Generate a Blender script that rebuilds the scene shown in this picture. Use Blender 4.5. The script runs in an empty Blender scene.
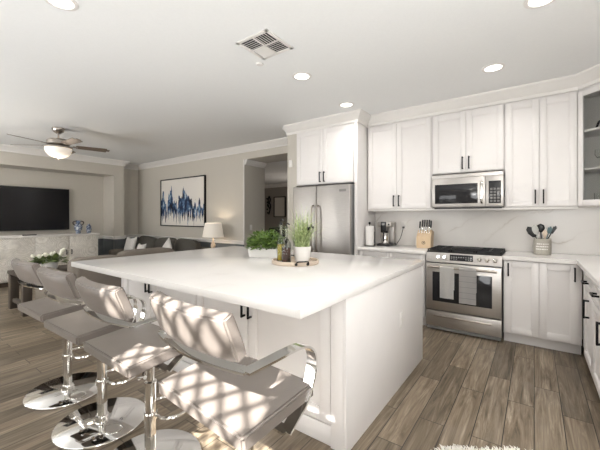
import bpy, bmesh, math, random
from mathutils import Vector, Matrix
C = bpy.context.scene.collection
sc = bpy.context.scene
PI = math.pi
R = math.radians
rnd = random.Random(7)

# ---------------------------------------------------------------- camera
cam = bpy.data.cameras.new('camera')
cam.sensor_width = 36.0
cam.lens = 36.0 * 322.323 / 600
cam.shift_y = -(225 - 216.853) / 600
cam.clip_start = 0.02
co = bpy.data.objects.new('camera', cam); C.objects.link(co)
co.location = (0, 0, 1.32); co.rotation_euler = (R(90), 0, 0.6283)
sc.camera = co

# ---------------------------------------------------------------- light and exposure
sc.view_settings.view_transform = 'Standard'
sc.view_settings.look = 'None'
sc.view_settings.exposure = -0.2
sc.view_settings.gamma = 1.0
sc.view_settings.use_curve_mapping = False
w = bpy.data.worlds.new('world'); sc.world = w; w.use_nodes = True
nt = w.node_tree; nt.nodes.clear()
wo = nt.nodes.new('ShaderNodeOutputWorld'); wb = nt.nodes.new('ShaderNodeBackground')
sky = nt.nodes.new('ShaderNodeTexSky'); sky.sky_type = 'HOSEK_WILKIE'
sky.sun_direction = (0.25, -0.74, 0.62)
nt.links.new(sky.outputs[0], wb.inputs[0]); wb.inputs[1].default_value = 0.5
nt.links.new(wb.outputs[0], wo.inputs[0])

SUN = Vector((-0.33, 1.10, -1.0))
sl = bpy.data.lights.new('sun', 'SUN'); sl.energy = 46.0; sl.angle = R(0.8); sl.color = (1, .975, .94)
so = bpy.data.objects.new('sun', sl); C.objects.link(so)
so.rotation_euler = SUN.to_track_quat('-Z', 'Y').to_euler(); so.location = (2, -6, 7)

def area(name, loc, direction, sx, sy, energy, color=(1, 1, 1)):
    l = bpy.data.lights.new(name, 'AREA'); l.shape = 'RECTANGLE'; l.size = sx; l.size_y = sy
    l.energy = energy; l.color = color
    o = bpy.data.objects.new(name, l); C.objects.link(o); o.location = loc
    o.rotation_euler = Vector(direction).to_track_quat('-Z', 'Z').to_euler()
    return o
# fill lamps added as daylight of unseen windows (blinds stand right behind these)
area('kitchen_daylight_fill', (0.93, 1.2, 1.62), (-1, 0.1, -.1), 1.5, .95, 32, (.975, .985, 1))
area('rear_daylight_fill', (-2.6, -0.66, 1.45), (0, 1, .45), 2.0, 1.9, 56, (.975, .985, 1))
area('living_daylight_fill', (-6.6, -2.64, 1.45), (0, 1, .8), 3.4, 2.0, 150, (.985, .99, 1))
area('near_daylight_fill', (0.42, -0.66, 1.3), (-.1, 1, -.1), 0.84, 1.3, 26, (.975, .985, 1))
area('hall_fill', (-5.2, 8.4, 1.6), (-0.6, -1, 0), 1.2, 1.2, 20, (1, .9, .8))  # fill lamp added to brighten the hall, no window stands here
# the photographer's flash, bounced off the ceiling behind the camera
area('bounce_flash', (0.3, -0.4, 1.55), (0, .1, 1), .3, .3, 52, (1, 1, .99))
area('living_fill_flash', (-6.2, -1.5, 1.5), (0, .1, 1), .4, .4, 150, (1, 1, .99))  # second flash, added to fill the living room

# ---------------------------------------------------------------- materials
def mat(name, col, rough=.5, metal=0.0, spec=.5, trans=0.0, ior=1.45, coat=0.0, emit=None, estr=0.0):
    m = bpy.data.materials.new(name); m.use_nodes = True
    b = m.node_tree.nodes['Principled BSDF']
    b.inputs['Base Color'].default_value = (*col, 1); b.inputs['Roughness'].default_value = rough
    b.inputs['Metallic'].default_value = metal; b.inputs['Specular IOR Level'].default_value = spec
    b.inputs['Transmission Weight'].default_value = trans; b.inputs['IOR'].default_value = ior
    b.inputs['Coat Weight'].default_value = coat
    if emit:
        b.inputs['Emission Color'].default_value = (*emit, 1); b.inputs['Emission Strength'].default_value = estr
    return m
def N(m, t, **kw):
    n = m.node_tree.nodes.new(t)
    for k, v in kw.items(): setattr(n, k, v)
    return n
def L(m, a, b): m.node_tree.links.new(a, b)
def BS(m): return m.node_tree.nodes['Principled BSDF']
def coords(m, scale=(1, 1, 1), rot=(0, 0, 0), kind='Object', loc=(0, 0, 0)):
    tc = N(m, 'ShaderNodeTexCoord'); mp = N(m, 'ShaderNodeMapping')
    mp.inputs['Scale'].default_value = scale; mp.inputs['Rotation'].default_value = rot; mp.inputs['Location'].default_value = loc
    L(m, tc.outputs[kind], mp.inputs[0]); return mp.outputs[0]
def noise(m, vec, scale, detail=4, rough=.5, dist=0.0):
    n = N(m, 'ShaderNodeTexNoise'); n.inputs['Scale'].default_value = scale; n.inputs['Detail'].default_value = detail
    n.inputs['Roughness'].default_value = rough; n.inputs['Distortion'].default_value = dist
    if vec: L(m, vec, n.inputs['Vector'])
    return n
def ramp(m, fac, stops):
    r = N(m, 'ShaderNodeValToRGB'); el = r.color_ramp.elements
    while len(el) < len(stops): el.new(.5)
    for e, (p, c) in zip(el, stops): e.position = p; e.color = (*c, 1) if len(c) == 3 else c
    L(m, fac, r.inputs[0]); return r
def mix(m, fac, a, b, mode='MIX'):
    x = N(m, 'ShaderNodeMix', data_type='RGBA', blend_type=mode)
    for sock, v in ((x.inputs[0], fac), (x.inputs[6], a), (x.inputs[7], b)):
        if hasattr(v, 'links'): L(m, v, sock)
        elif isinstance(v, (int, float)): sock.default_value = v
        else: sock.default_value = (*v, 1)
    return x.outputs[2]
def bump(m, h, strength=.2, dist=.01):
    b = N(m, 'ShaderNodeBump'); b.inputs['Strength'].default_value = strength; b.inputs['Distance'].default_value = dist
    L(m, h, b.inputs['Height']); L(m, b.outputs[0], BS(m).inputs['Normal'])
def mottled(name, a, b, scale, rough=.5, bmp=0.0, stretch=(1, 1, 1), **kw):
    m = mat(name, a, rough, **kw); n = noise(m, coords(m, stretch), scale)
    L(m, ramp(m, n.outputs[0], [(.3, a), (.7, b)]).outputs[0], BS(m).inputs['Base Color'])
    if bmp: bump(m, n.outputs[0], bmp, .004)
    return m

M = {}
M['wall'] = mottled('greige_paint', (.565, .53, .47), (.585, .55, .49), 40, .75, .03)
M['ceil'] = mottled('ceiling_paint', (.86, .865, .86), (.88, .885, .88), 60, .85, .04)
M['trim'] = mat('white_trim_paint', (.80, .775, .745), .4)
M['slate'] = mottled('slate_wainscot_paint', (.105, .115, .12), (.12, .13, .135), 20, .6)
M['cab'] = mottled('white_cabinet_paint', (.80, .772, .755), (.815, .787, .77), 8, .35)
M['kick'] = mat('toe_kick_paint', (.62, .59, .56), .5)
M['black'] = mat('black_metal', (.012, .012, .013), .38, .6)
M['blackpl'] = mat('black_plastic', (.015, .015, .016), .35)
M['chrome'] = mat('chrome', (.82, .81, .79), .06, 1.0)
M['nickel'] = mat('brushed_nickel', (.45, .41, .37), .28, 1.0)
M['white'] = mat('white_ceramic', (.82, .80, .77), .35)
M['paper'] = mottled('white_paper', (.84, .82, .79), (.80, .78, .75), 60, .9, .1)
M['iron'] = mat('cast_iron', (.014, .014, .015), .55)
M['dglass'] = mat('dark_oven_glass', (.02, .02, .022), .05)
M['screen'] = mat('tv_screen', (.012, .012, .014), .12)
M['rubber'] = mat('black_rubber', (.02, .02, .02), .7)
M['woodlt'] = mottled('maple_block', (.62, .45, .28), (.70, .54, .36), 6, .45, .02, (1, 1, .15))
M['tray'] = mottled('limewashed_wood', (.55, .44, .34), (.66, .56, .46), 9, .6, .05, (.3, 3, 1))
M['darkwood'] = mottled('dark_walnut', (.045, .03, .021), (.075, .052, .036), 10, .5, .05, (1, 1, .2))
M['shade'] = mat('linen_shade', (.85, .80, .73), .9, emit=(1, .88, .72), estr=.15)
M['sofa'] = mottled('taupe_fabric', (.155, .132, .11), (.195, .168, .14), 120, .95, .15)
M['sofadk'] = mottled('charcoal_fabric', (.07, .064, .056), (.10, .092, .08), 140, .95, .15)
M['pillow'] = mottled('pale_grey_fabric', (.60, .585, .56), (.74, .72, .69), 50, .95, .2)
M['marbleplain'] = None

def leather(name, a, b, rough):
    m = mat(name, a, rough); v = N(m, 'ShaderNodeTexVoronoi'); v.inputs['Scale'].default_value = 260
    L(m, coords(m), v.inputs['Vector']); n = noise(m, coords(m), 7)
    L(m, ramp(m, n.outputs[0], [(.3, a), (.7, b)]).outputs[0], BS(m).inputs['Base Color']); bump(m, v.outputs[0], .08, .002)
    return m
M['leather'] = leather('taupe_leather', (.15, .129, .113), (.168, .145, .128), .36)

def steel(k=1.0, nm='brushed_steel'):
    m = mat(nm, (.50, .475, .45), .3, 1.0)
    n = noise(m, coords(m, (2, 2, 180)), 6, 3)
    L(m, ramp(m, n.outputs[0], [(.3, (.48 * k, .455 * k, .43 * k)), (.7, (.58 * k, .555 * k, .53 * k))]).outputs[0], BS(m).inputs['Base Color'])
    r = N(m, 'ShaderNodeMapRange'); r.inputs[3].default_value = .32; r.inputs[4].default_value = .46
    L(m, n.outputs[0], r.inputs[0]); L(m, r.outputs[0], BS(m).inputs['Roughness']); return m
M['steel'] = steel(); M['steeldk'] = steel(.78, 'dark_brushed_steel')

def quartz(name, vein, scale, amt, rough):
    m = mat(name, (.82, .795, .77), rough)
    c = coords(m, (1, 1, 1), (0.3, .5, .7)); d = noise(m, c, 1.3, 5, .6)
    vadd = N(m, 'ShaderNodeMixRGB'); vadd.blend_type = 'ADD'; vadd.inputs[0].default_value = 0.9
    L(m, c, vadd.inputs[1]); L(m, d.outputs[1], vadd.inputs[2])
    n = noise(m, vadd.outputs[0], scale, 2, .4)
    s = N(m, 'ShaderNodeMath', operation='SUBTRACT'); s.inputs[1].default_value = .5; L(m, n.outputs[0], s.inputs[0])
    a = N(m, 'ShaderNodeMath', operation='ABSOLUTE'); L(m, s.outputs[0], a.inputs[0])
    line = ramp(m, a.outputs[0], [(0, (1, 1, 1)), (.012, (.25, .25, .25)), (.03, (0, 0, 0))])
    n2 = noise(m, c, 2.1, 2); msk = ramp(m, n2.outputs[0], [(.48, (0, 0, 0)), (.62, (1, 1, 1))])
    mm = N(m, 'ShaderNodeMath', operation='MULTIPLY'); L(m, line.outputs[0], mm.inputs[0]); L(m, msk.outputs[0], mm.inputs[1])
    m3 = N(m, 'ShaderNodeMath', operation='MULTIPLY'); L(m, mm.outputs[0], m3.inputs[0]); m3.inputs[1].default_value = amt
    n4 = noise(m, c, 1.2, 3); cloud = ramp(m, n4.outputs[0], [(.35, (.83, .805, .78)), (.7, (.79, .765, .74))])
    L(m, mix(m, m3.outputs[0], cloud.outputs[0], vein), BS(m).inputs['Base Color']); return m
def veined():
    m = mat('veined_quartz_backsplash', (.8, .77, .73), .2)
    c = coords(m); sp = N(m, 'ShaderNodeSeparateXYZ'); L(m, c, sp.inputs[0])
    n = noise(m, c, 1.6, 5, .55)
    def mth(op, a, b_=None, c_=None):
        q = N(m, 'ShaderNodeMath', operation=op)
        for k, v in enumerate((a, b_, c_)):
            if v is None: continue
            if hasattr(v, 'links'): L(m, v, q.inputs[k])
            else: q.inputs[k].default_value = v
        return q.outputs[0]
    s_ = mth('MULTIPLY_ADD', sp.outputs[0], .62, mth('MULTIPLY', sp.outputs[2], -1.0))
    s_ = mth('ADD', s_, mth('MULTIPLY_ADD', n.outputs[0], .55, .07))
    f = mth('ABSOLUTE', mth('SUBTRACT', mth('FRACT', mth('MULTIPLY', s_, 2.6)), .5))
    line = ramp(m, f, [(0, (1, 1, 1)), (.016, (.45, .45, .45)), (.06, (.10, .10, .10)), (.12, (0, 0, 0))])
    n2 = noise(m, c, 2.2, 2); msk = ramp(m, n2.outputs[0], [(.42, (.1, .1, .1)), (.60, (1, 1, 1))])
    k = mth('MULTIPLY', mth('MULTIPLY', line.outputs[0], msk.outputs[0]), .6)
    n4 = noise(m, c, 1.2, 3); cloud = ramp(m, n4.outputs[0], [(.35, (.80, .77, .735)), (.7, (.74, .71, .675))])
    L(m, mix(m, k, cloud.outputs[0], (.36, .29, .21)), BS(m).inputs['Base Color']); return m
M['marble'] = veined()
M['quartz'] = quartz('white_quartz', (.62, .58, .54), 1.1, .25, .14)

def floor_mat():
    m = mat('wood_plank_tile', (.2, .16, .12), .42)
    v = coords(m, (1, 1, 1), (0, 0, R(90)))
    b = N(m, 'ShaderNodeTexBrick'); b.offset = .37; b.offset_frequency = 2
    b.inputs['Scale'].default_value = 1.0; b.inputs['Brick Width'].default_value = .92; b.inputs['Row Height'].default_value = .153
    b.inputs['Mortar Size'].default_value = .0028; b.inputs['Mortar Smooth'].default_value = .2; b.inputs['Bias'].default_value = 0
    b.inputs['Color1'].default_value = (0, 0, 0, 1); b.inputs['Color2'].default_value = (1, 1, 1, 1); b.inputs['Mortar'].default_value = (.5, .5, .5, 1)
    L(m, v, b.inputs['Vector'])
    # shift the grain per plank
    sh = N(m, 'ShaderNodeVectorMath', operation='MULTIPLY_ADD'); sh.inputs[1].default_value = (3.1, 7.7, 0)
    L(m, b.outputs[0], sh.inputs[0]); tc = coords(m, (1, 1, 1)); L(m, tc, sh.inputs[2])
    def st(sx, sy):
        q = N(m, 'ShaderNodeMapping'); q.inputs['Scale'].default_value = (sx, sy, 1); L(m, sh.outputs[0], q.inputs[0]); return q.outputs[0]
    g1 = noise(m, st(11, .7), 2.0, 7, .68, 1.2); g2 = noise(m, st(60, 2.0), 2.0, 3, .6); g3 = noise(m, st(3.2, .7), 1.5, 3, .5, .8)
    base = ramp(m, g1.outputs[0], [(.28, (.05, .035, .022)), (.41, (.13, .10, .068)), (.56, (.215, .172, .123)), (.74, (.37, .315, .25))])
    tone = ramp(m, b.outputs[0], [(0, (.72, .70, .67)), (.5, (1.0, .99, .97)), (1, (1.3, 1.28, 1.26))])
    c1 = mix(m, 1.0, base.outputs[0], tone.outputs[0], 'MULTIPLY')
    fine = ramp(m, g2.outputs[0], [(.3, (.72, .72, .72)), (.65, (1.1, 1.1, 1.1))])
    c2 = mix(m, .7, c1, fine.outputs[0], 'MULTIPLY')
    blot = ramp(m, g3.outputs[0], [(.55, (0, 0, 0)), (.75, (1, 1, 1))])
    bl = N(m, 'ShaderNodeMath', operation='MULTIPLY'); bl.inputs[1].default_value = .35; L(m, blot.outputs[0], bl.inputs[0])
    c3 = mix(m, bl.outputs[0], c2, (.27, .235, .195))
    c4 = mix(m, b.outputs[1], c3, (.03, .023, .017))
    L(m, c4, BS(m).inputs['Base Color'])
    h = N(m, 'ShaderNodeMath', operation='SUBTRACT'); L(m, g1.outputs[0], h.inputs[0]); L(m, b.outputs[1], h.inputs[1])
    bump(m, h.outputs[0], .25, .003)
    return m
M['floor'] = floor_mat()

def carved():
    m = mat('whitewashed_carved_wood', (.7, .66, .6), .65)
    v = coords(m, (1, 1, 1), (0, 0, 0)); vo = N(m, 'ShaderNodeTexVoronoi'); vo.inputs['Scale'].default_value = 2.6
    L(m, v, vo.inputs['Vector'])
    wv = N(m, 'ShaderNodeMath', operation='MULTIPLY'); wv.inputs[1].default_value = 95; L(m, vo.outputs['Distance'], wv.inputs[0])
    sn = N(m, 'ShaderNodeMath', operation='SINE'); L(m, wv.outputs[0], sn.inputs[0])
    mr = N(m, 'ShaderNodeMapRange'); mr.inputs[1].default_value = -1; L(m, sn.outputs[0], mr.inputs[0])
    n = noise(m, v, 14, 5, .7)
    c = ramp(m, mr.outputs[0], [(0, (.66, .63, .58)), (.5, (.80, .775, .73))])
    c2 = ramp(m, n.outputs[0], [(.3, (.78, .77, .75)), (.65, (1.06, 1.05, 1.04))])
    L(m, mix(m, 1, c.outputs[0], c2.outputs[0], 'MULTIPLY'), BS(m).inputs['Base Color'])
    bump(m, mr.outputs[0], .5, .006); return m
M['carved'] = carved()

def canvas():
    # abstract: pale field, a ragged band of navy, blue and pale strokes rising in blocks, thin drips below
    m = mat('abstract_canvas', (.75, .71, .66), .8)
    tc = N(m, 'ShaderNodeTexCoord'); sp = N(m, 'ShaderNodeSeparateXYZ'); L(m, tc.outputs['Object'], sp.inputs[0])
    def mth(op, a, b_=None, c_=None):
        q = N(m, 'ShaderNodeMath', operation=op)
        for k, v in enumerate((a, b_, c_)):
            if v is None: continue
            if hasattr(v, 'links'): L(m, v, q.inputs[k])
            else: q.inputs[k].default_value = v
        return q.outputs[0]
    def nz(sx, sz, off, det=4, ro=.6):
        mp = N(m, 'ShaderNodeMapping'); mp.inputs['Scale'].default_value = (sx, 1, sz); mp.inputs['Location'].default_value = (off, off * 2, off)
        L(m, tc.outputs['Object'], mp.inputs[0]); return noise(m, mp.outputs[0], 1.0, det, ro).outputs[0]
    big = nz(4.0, .4, 3.3, 2); fine = nz(22, 1.5, 1.7, 2); drip = nz(26, .7, 8.1, 2); tone = nz(9, 5, 5.2, 5, .7); gap = nz(11, 8, 2.4, 3, .65)
    dz = mth('ADD', sp.outputs[2], .20)
    top = mth('ADD', mth('MULTIPLY', mth('SUBTRACT', big, .36), 1.5), mth('MULTIPLY', mth('SUBTRACT', fine, .5), .5))
    # the tall peak stands left of the middle
    pk = mth('MULTIPLY', mth('MAXIMUM', mth('SUBTRACT', 1.0, mth('MULTIPLY', mth('ABSOLUTE', mth('ADD', sp.outputs[0], .42)), 5.5)), 0.0), .26)
    top = mth('ADD', top, pk)
    bot = mth('ADD', .10, mth('MULTIPLY', mth('SUBTRACT', drip, .42), 1.3))
    a = mth('SUBTRACT', top, dz); b_ = mth('ADD', bot, dz)
    d = mth('ADD', mth('MINIMUM', a, b_), mth('MULTIPLY', mth('SUBTRACT', gap, .56), .35))
    mask = ramp(m, d, [(.0, (0, 0, 0)), (.045, (1, 1, 1))])
    paint = ramp(m, tone, [(.41, (.008, .012, .026)), (.50, (.018, .04, .10)), (.57, (.07, .14, .27)), (.63, (.30, .42, .52)), (.70, (.70, .69, .66))])
    L(m, mix(m, mask.outputs[0], (.80, .765, .715), paint.outputs[0]), BS(m).inputs['Base Color']); return m
M['canvas'] = canvas()

def porcelain():
    m = mat('blue_white_porcelain', (.7, .7, .7), .2); n = noise(m, coords(m), 22, 2, .5, 1.5)
    L(m, ramp(m, n.outputs[0], [(.38, (.62, .64, .66)), (.46, (.22, .28, .40)), (.55, (.05, .07, .13))]).outputs[0], BS(m).inputs['Base Color']); return m
M['porc'] = porcelain()
def leafmat(name, a, b, scale=30):
    m = mat(name, a, .45); n = noise(m, coords(m), scale, 2)
    L(m, ramp(m, n.outputs[0], [(.35, a), (.65, b)]).outputs[0], BS(m).inputs['Base Color']); return m
M['leaf'] = leafmat('green_leaf', (.05, .12, .02), (.24, .36, .08))
M['grass'] = leafmat('variegated_grass', (.22, .32, .10), (.60, .66, .36), 40)
M['tulipleaf'] = leafmat('tulip_leaf', (.07, .11, .03), (.16, .2, .07))
M['petal'] = mat('cream_petal', (.84, .82, .70), .6)
M['glass'] = mat('clear_glass', (.97, .98, .97), .02, trans=1.0, ior=1.15)
M['bglass'] = mat('bottle_glass', (.93, .95, .92), .03, trans=1.0, ior=1.3)
M['oil'] = mat('golden_oil', (.45, .34, .04), .15)
M['vinegar'] = mat('dark_vinegar', (.06, .018, .012), .12)
M['towelw'] = mottled('white_terry', (.78, .76, .73), (.84, .82, .79), 120, .95, .3)
def striped():
    m = mat('striped_towel', (.6, .58, .56), .95); sp = N(m, 'ShaderNodeSeparateXYZ'); L(m, coords(m), sp.inputs[0])
    q = N(m, 'ShaderNodeMath', operation='MULTIPLY'); q.inputs[1].default_value = 105; L(m, sp.outputs[2], q.inputs[0])
    s = N(m, 'ShaderNodeMath', operation='SINE'); L(m, q.outputs[0], s.inputs[0])
    L(m, ramp(m, s.outputs[0], [(.0, (.60, .58, .56)), (.85, (.62, .60, .58)), (1.0, (.44, .43, .42))]).outputs[0], BS(m).inputs['Base Color']); return m
M['towelg'] = striped()
M['crock'] = mottled('speckled_stoneware', (.40, .37, .32), (.48, .45, .39), 60, .6)
M['lampglass'] = mat('frosted_glass', (.9, .85, .78), .4, emit=(1, .86, .7), estr=.35)
M['bulb'] = mat('led_lens', (.9, .9, .88), .5, emit=(1, .97, .92), estr=4.0)
M['fur'] = mat('ivory_wool', (.82, .79, .73), .95)
M['louver'] = mat('vent_grey', (.22, .215, .21), .6)
M['wooddk2'] = mottled('greyed_wood', (.055, .042, .032), (.09, .07, .055), 12, .6, .05, (1, 1, .2))
M['blade'] = mottled('fan_blade_wood', (.14, .105, .08), (.19, .15, .12), 10, .5, .02, (1, 6, 1))
M['cabin'] = mat('cabinet_interior', (.5, .46, .33), .6)
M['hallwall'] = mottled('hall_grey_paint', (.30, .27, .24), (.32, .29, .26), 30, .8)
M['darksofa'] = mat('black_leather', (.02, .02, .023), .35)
M['greydisplay'] = mat('grey_buttons', (.25, .25, .25), .5)
M['blind'] = mottled('white_roller_blind', (.82, .81, .78), (.80, .79, .76), 200, .9)
M['grn'] = mat('outdoor_lattice_paint', (.7, .68, .64), .6)
M['frost'] = mat('art_print_paper', (.62, .58, .52), .8)
M['silicone'] = mat('grey_silicone', (.45, .45, .42), .5)
M['teal'] = mat('teal_silicone', (.10, .16, .17), .5)
M['cord'] = mat('cord_grey', (.10, .095, .09), .5)

# ---------------------------------------------------------------- mesh helpers
def new(): return bmesh.new()
def merge(bm, t, mtx=None):
    if mtx is not None: t.transform(mtx)
    me = bpy.data.meshes.new('t'); t.to_mesh(me); t.free(); bm.from_mesh(me); bpy.data.meshes.remove(me)
def box(bm, x0, x1, y0, y1, z0, z1, bev=0.0, seg=2, mtx=None):
    t = bmesh.new(); bmesh.ops.create_cube(t, size=1)
    for v in t.verts: v.co = Vector(((x0 + x1) / 2 + v.co.x * (x1 - x0), (y0 + y1) / 2 + v.co.y * (y1 - y0), (z0 + z1) / 2 + v.co.z * (z1 - z0)))
    if bev: bmesh.ops.bevel(t, geom=t.edges[:], offset=bev, segments=seg, affect='EDGES', profile=.5)
    merge(bm, t, mtx); return bm
def lathe(bm, prof, seg=32, mtx=None, sx=1, sy=1):
    t = bmesh.new(); rings = []
    for r, z in prof:
        if r < 1e-6: rings.append([t.verts.new((0, 0, z))])
        else: rings.append([t.verts.new((r * sx * math.cos(2 * PI * i / seg), r * sy * math.sin(2 * PI * i / seg), z)) for i in range(seg)])
    for a, b in zip(rings, rings[1:]):
        for i in range(seg):
            j = (i + 1) % seg
            if len(a) == 1 and len(b) == 1: continue
            if len(a) == 1: t.faces.new((a[0], b[i], b[j]))
            elif len(b) == 1: t.faces.new((a[i], b[0], a[j]))
            else: t.faces.new((a[i], b[i], b[j], a[j]))
    bmesh.ops.recalc_face_normals(t, faces=t.faces); merge(bm, t, mtx); return bm
def cyl(bm, p, q, r, seg=16, r2=None):
    p = Vector(p); q = Vector(q); d = q - p; r2 = r if r2 is None else r2
    lathe(bm, [(0, 0), (r, 0), (r2, d.length), (0, d.length)], seg, Matrix.Translation(p) @ d.to_track_quat('Z', 'Y').to_matrix().to_4x4()); return bm
def catmull(pts, n=6, closed=False):
    P = [Vector(p) for p in pts]; out = []; m = len(P)
    rng = range(m if closed else m - 1)
    for i in rng:
        g = (lambda k: P[k % m]) if closed else (lambda k: P[max(0, min(m - 1, k))])
        p0, p1, p2, p3 = g(i - 1), g(i), g(i + 1), g(i + 2)
        for k in range(n):
            t = k / n
            out.append(.5 * ((2 * p1) + (-p0 + p2) * t + (2 * p0 - 5 * p1 + 4 * p2 - p3) * t * t + (-p0 + 3 * p1 - 3 * p2 + p3) * t ** 3))
    if not closed: out.append(P[-1])
    return out
def sweep(bm, path, section, up=(0, 0, 1), closed=False, caps=True):
    # section: list of (side, up) offsets; side = tangent x up
    path = [Vector(p) for p in path]; t = bmesh.new(); rings = []; n = len(path)
    for i, p in enumerate(path):
        if closed: tan = (path[(i + 1) % n] - path[i - 1])
        else: tan = path[min(i + 1, n - 1)] - path[max(i - 1, 0)]
        tan.normalize(); side = tan.cross(Vector(up))
        if side.length < 1e-5: side = Vector((1, 0, 0))
        side.normalize(); u = side.cross(tan)
        rings.append([t.verts.new(p + side * a + u * b) for a, b in section])
    k = len(section)
    for i in range(n if closed else n - 1):
        a, b = rings[i], rings[(i + 1) % n]
        for j in range(k): t.faces.new((a[j], a[(j + 1) % k], b[(j + 1) % k], b[j]))
    if caps and not closed: t.faces.new(rings[0]); t.faces.new(rings[-1])
    bmesh.ops.recalc_face_normals(t, faces=t.faces); merge(bm, t); return bm
def circ(r, n=8): return [(r * math.cos(2 * PI * i / n), r * math.sin(2 * PI * i / n)) for i in range(n)]
def tube(bm, path, r, n=8, up=(0, 0, 1), closed=False): return sweep(bm, path, circ(r, n), up, closed)
def rect(w, h): return [(-w / 2, -h / 2), (w / 2, -h / 2), (w / 2, h / 2), (-w / 2, h / 2)]
def molding(bm, path, prof):
    # path in XY, room on the right-hand side; prof: closed list of (out, z), mitred corners
    P = [Vector((x, y)) for x, y in path]; t = bmesh.new(); rings = []
    for i, p in enumerate(P):
        ns = []
        if i > 0: d = (P[i] - P[i - 1]).normalized(); ns.append(Vector((d.y, -d.x)))
        if i < len(P) - 1: d = (P[i + 1] - P[i]).normalized(); ns.append(Vector((d.y, -d.x)))
        if len(ns) == 1: mm = ns[0]
        else:
            s = ns[0] + ns[1]; mm = s / (1 + ns[0].dot(ns[1]))
        rings.append([t.verts.new((p.x + mm.x * o, p.y + mm.y * o, z)) for o, z in prof])
    k = len(prof)
    for a, b in zip(rings, rings[1:]):
        for j in range(k): t.faces.new((a[j], a[(j + 1) % k], b[(j + 1) % k], b[j]))
    t.faces.new(rings[0]); t.faces.new(rings[-1])
    bmesh.ops.recalc_face_normals(t, faces=t.faces); merge(bm, t); return bm
def cushion(bm, sx, sy, sz, mtx=None, p=4.0, puff=.35, n=14):
    # a soft block: rounded superellipsoid, pinched at its rim
    t = bmesh.new(); bmesh.ops.create_cube(t, size=2); bmesh.ops.subdivide_edges(t, edges=t.edges[:], cuts=n, use_grid_fill=True)
    for v in t.verts:
        c = v.co; f = (abs(c.x) ** p + abs(c.y) ** p + abs(c.z) ** p) ** (1 / p); q = c / f
        k = 1 - puff * (max(abs(q.x), abs(q.y)) ** 4)
        v.co = Vector((q.x * sx / 2, q.y * sy / 2, q.z * sz / 2 * k))
    merge(bm, t, mtx); return bm

# ---------------------------------------------------------------- object helpers
def obj(name, bm, m, parent=None, sharp=35, label=None):
    me = bpy.data.meshes.new(name); bm.to_mesh(me); bm.free()
    o = bpy.data.objects.new(name, me); C.objects.link(o)
    if isinstance(m, str): m = M[m]
    me.materials.append(m)
    me.shade_smooth(); me.set_sharp_from_angle(angle=R(sharp))
    if parent: o.parent = parent
    if label: o['label'] = label
    return o
def tag(o, label, cat, group=None):
    o['label'] = label; o['category'] = cat
    if group: o['group'] = group
    return o
def thing(name, label, cat, loc=(0, 0, 0), rotz=0.0, group=None):
    o = bpy.data.objects.new(name, None); C.objects.link(o); o.empty_display_size = .1
    o.location = loc; o.rotation_euler = (0, 0, rotz); return tag(o, label, cat, group)
def at(o, loc, rotz=0.0): o.location = loc; o.rotation_euler = (0, 0, rotz); return o
def struct(name, bm, m, parent=None, sharp=35):
    o = obj(name, bm, m, parent, sharp)
    if not parent: o['kind'] = 'structure'
    return o
def copytree(o, label, loc, rotz, parent=None):
    c = o.copy(); C.objects.link(c)
    if parent: c.parent = parent
    else:
        c.location = loc; c.rotation_euler = (0, 0, rotz); c['label'] = label
    for ch in list(o.children): copytree(ch, None, None, None, c)
    return c

# ================================================================ the setting
CE = 2.74
YB = 4.60; XR = 0.97; XT = -8.5; XN = -9.08; XC = -8.9
OPL = -4.725; OPT = 2.48; STL, STR, STF = -3.15, -2.97, 4.0
b = new(); box(b, -10.2, 1.2, -2.9, 9.3, -.08, 0); struct('floor', b, 'floor')
b = new(); box(b, -4.42, 1.2, -.84, 4.75, CE, CE + .1); box(b, -9.4, -4.42, -2.9, 4.75, CE, CE + .1); struct('ceiling', b, 'ceil')
# back wall: kitchen part, opening with header, living part
b = new()
box(b, STL, 1.12, YB, YB + .14, 0, CE); box(b, OPL, STL, YB, YB + .6, OPT, CE); box(b, -9.22, OPL, YB, YB + .6, 0, CE)
struct('wall_back', b, 'wall')
b = new(); box(b, STL, STR, STF, YB - .002, 0, CE); struct('wall_stub', b, 'wall')
# wall with the television niche: column, header, recess
b = new()
box(b, -9.25, XT, 3.785, 4.03, 0, CE); box(b, -9.25, XT, -2.75, 3.783, 2.36, CE); box(b, -9.35, XN, -2.75, 3.783, 0, 2.358)
box(b, -9.2, XC, 4.032, YB - .002, 0, CE)
struct('wall_left', b, 'wall')
# right wall with its window (out of frame)
b = new()
box(b, XR, XR + .14, 2.0, YB - .002, 0, CE); box(b, XR, XR + .14, -.84, .4, 0, CE); box(b, XR, XR + .14, .402, 1.998, 0, 1.1); box(b, XR, XR + .14, .402, 1.998, 2.28, CE)
struct('wall_right', b, 'wall')
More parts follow.
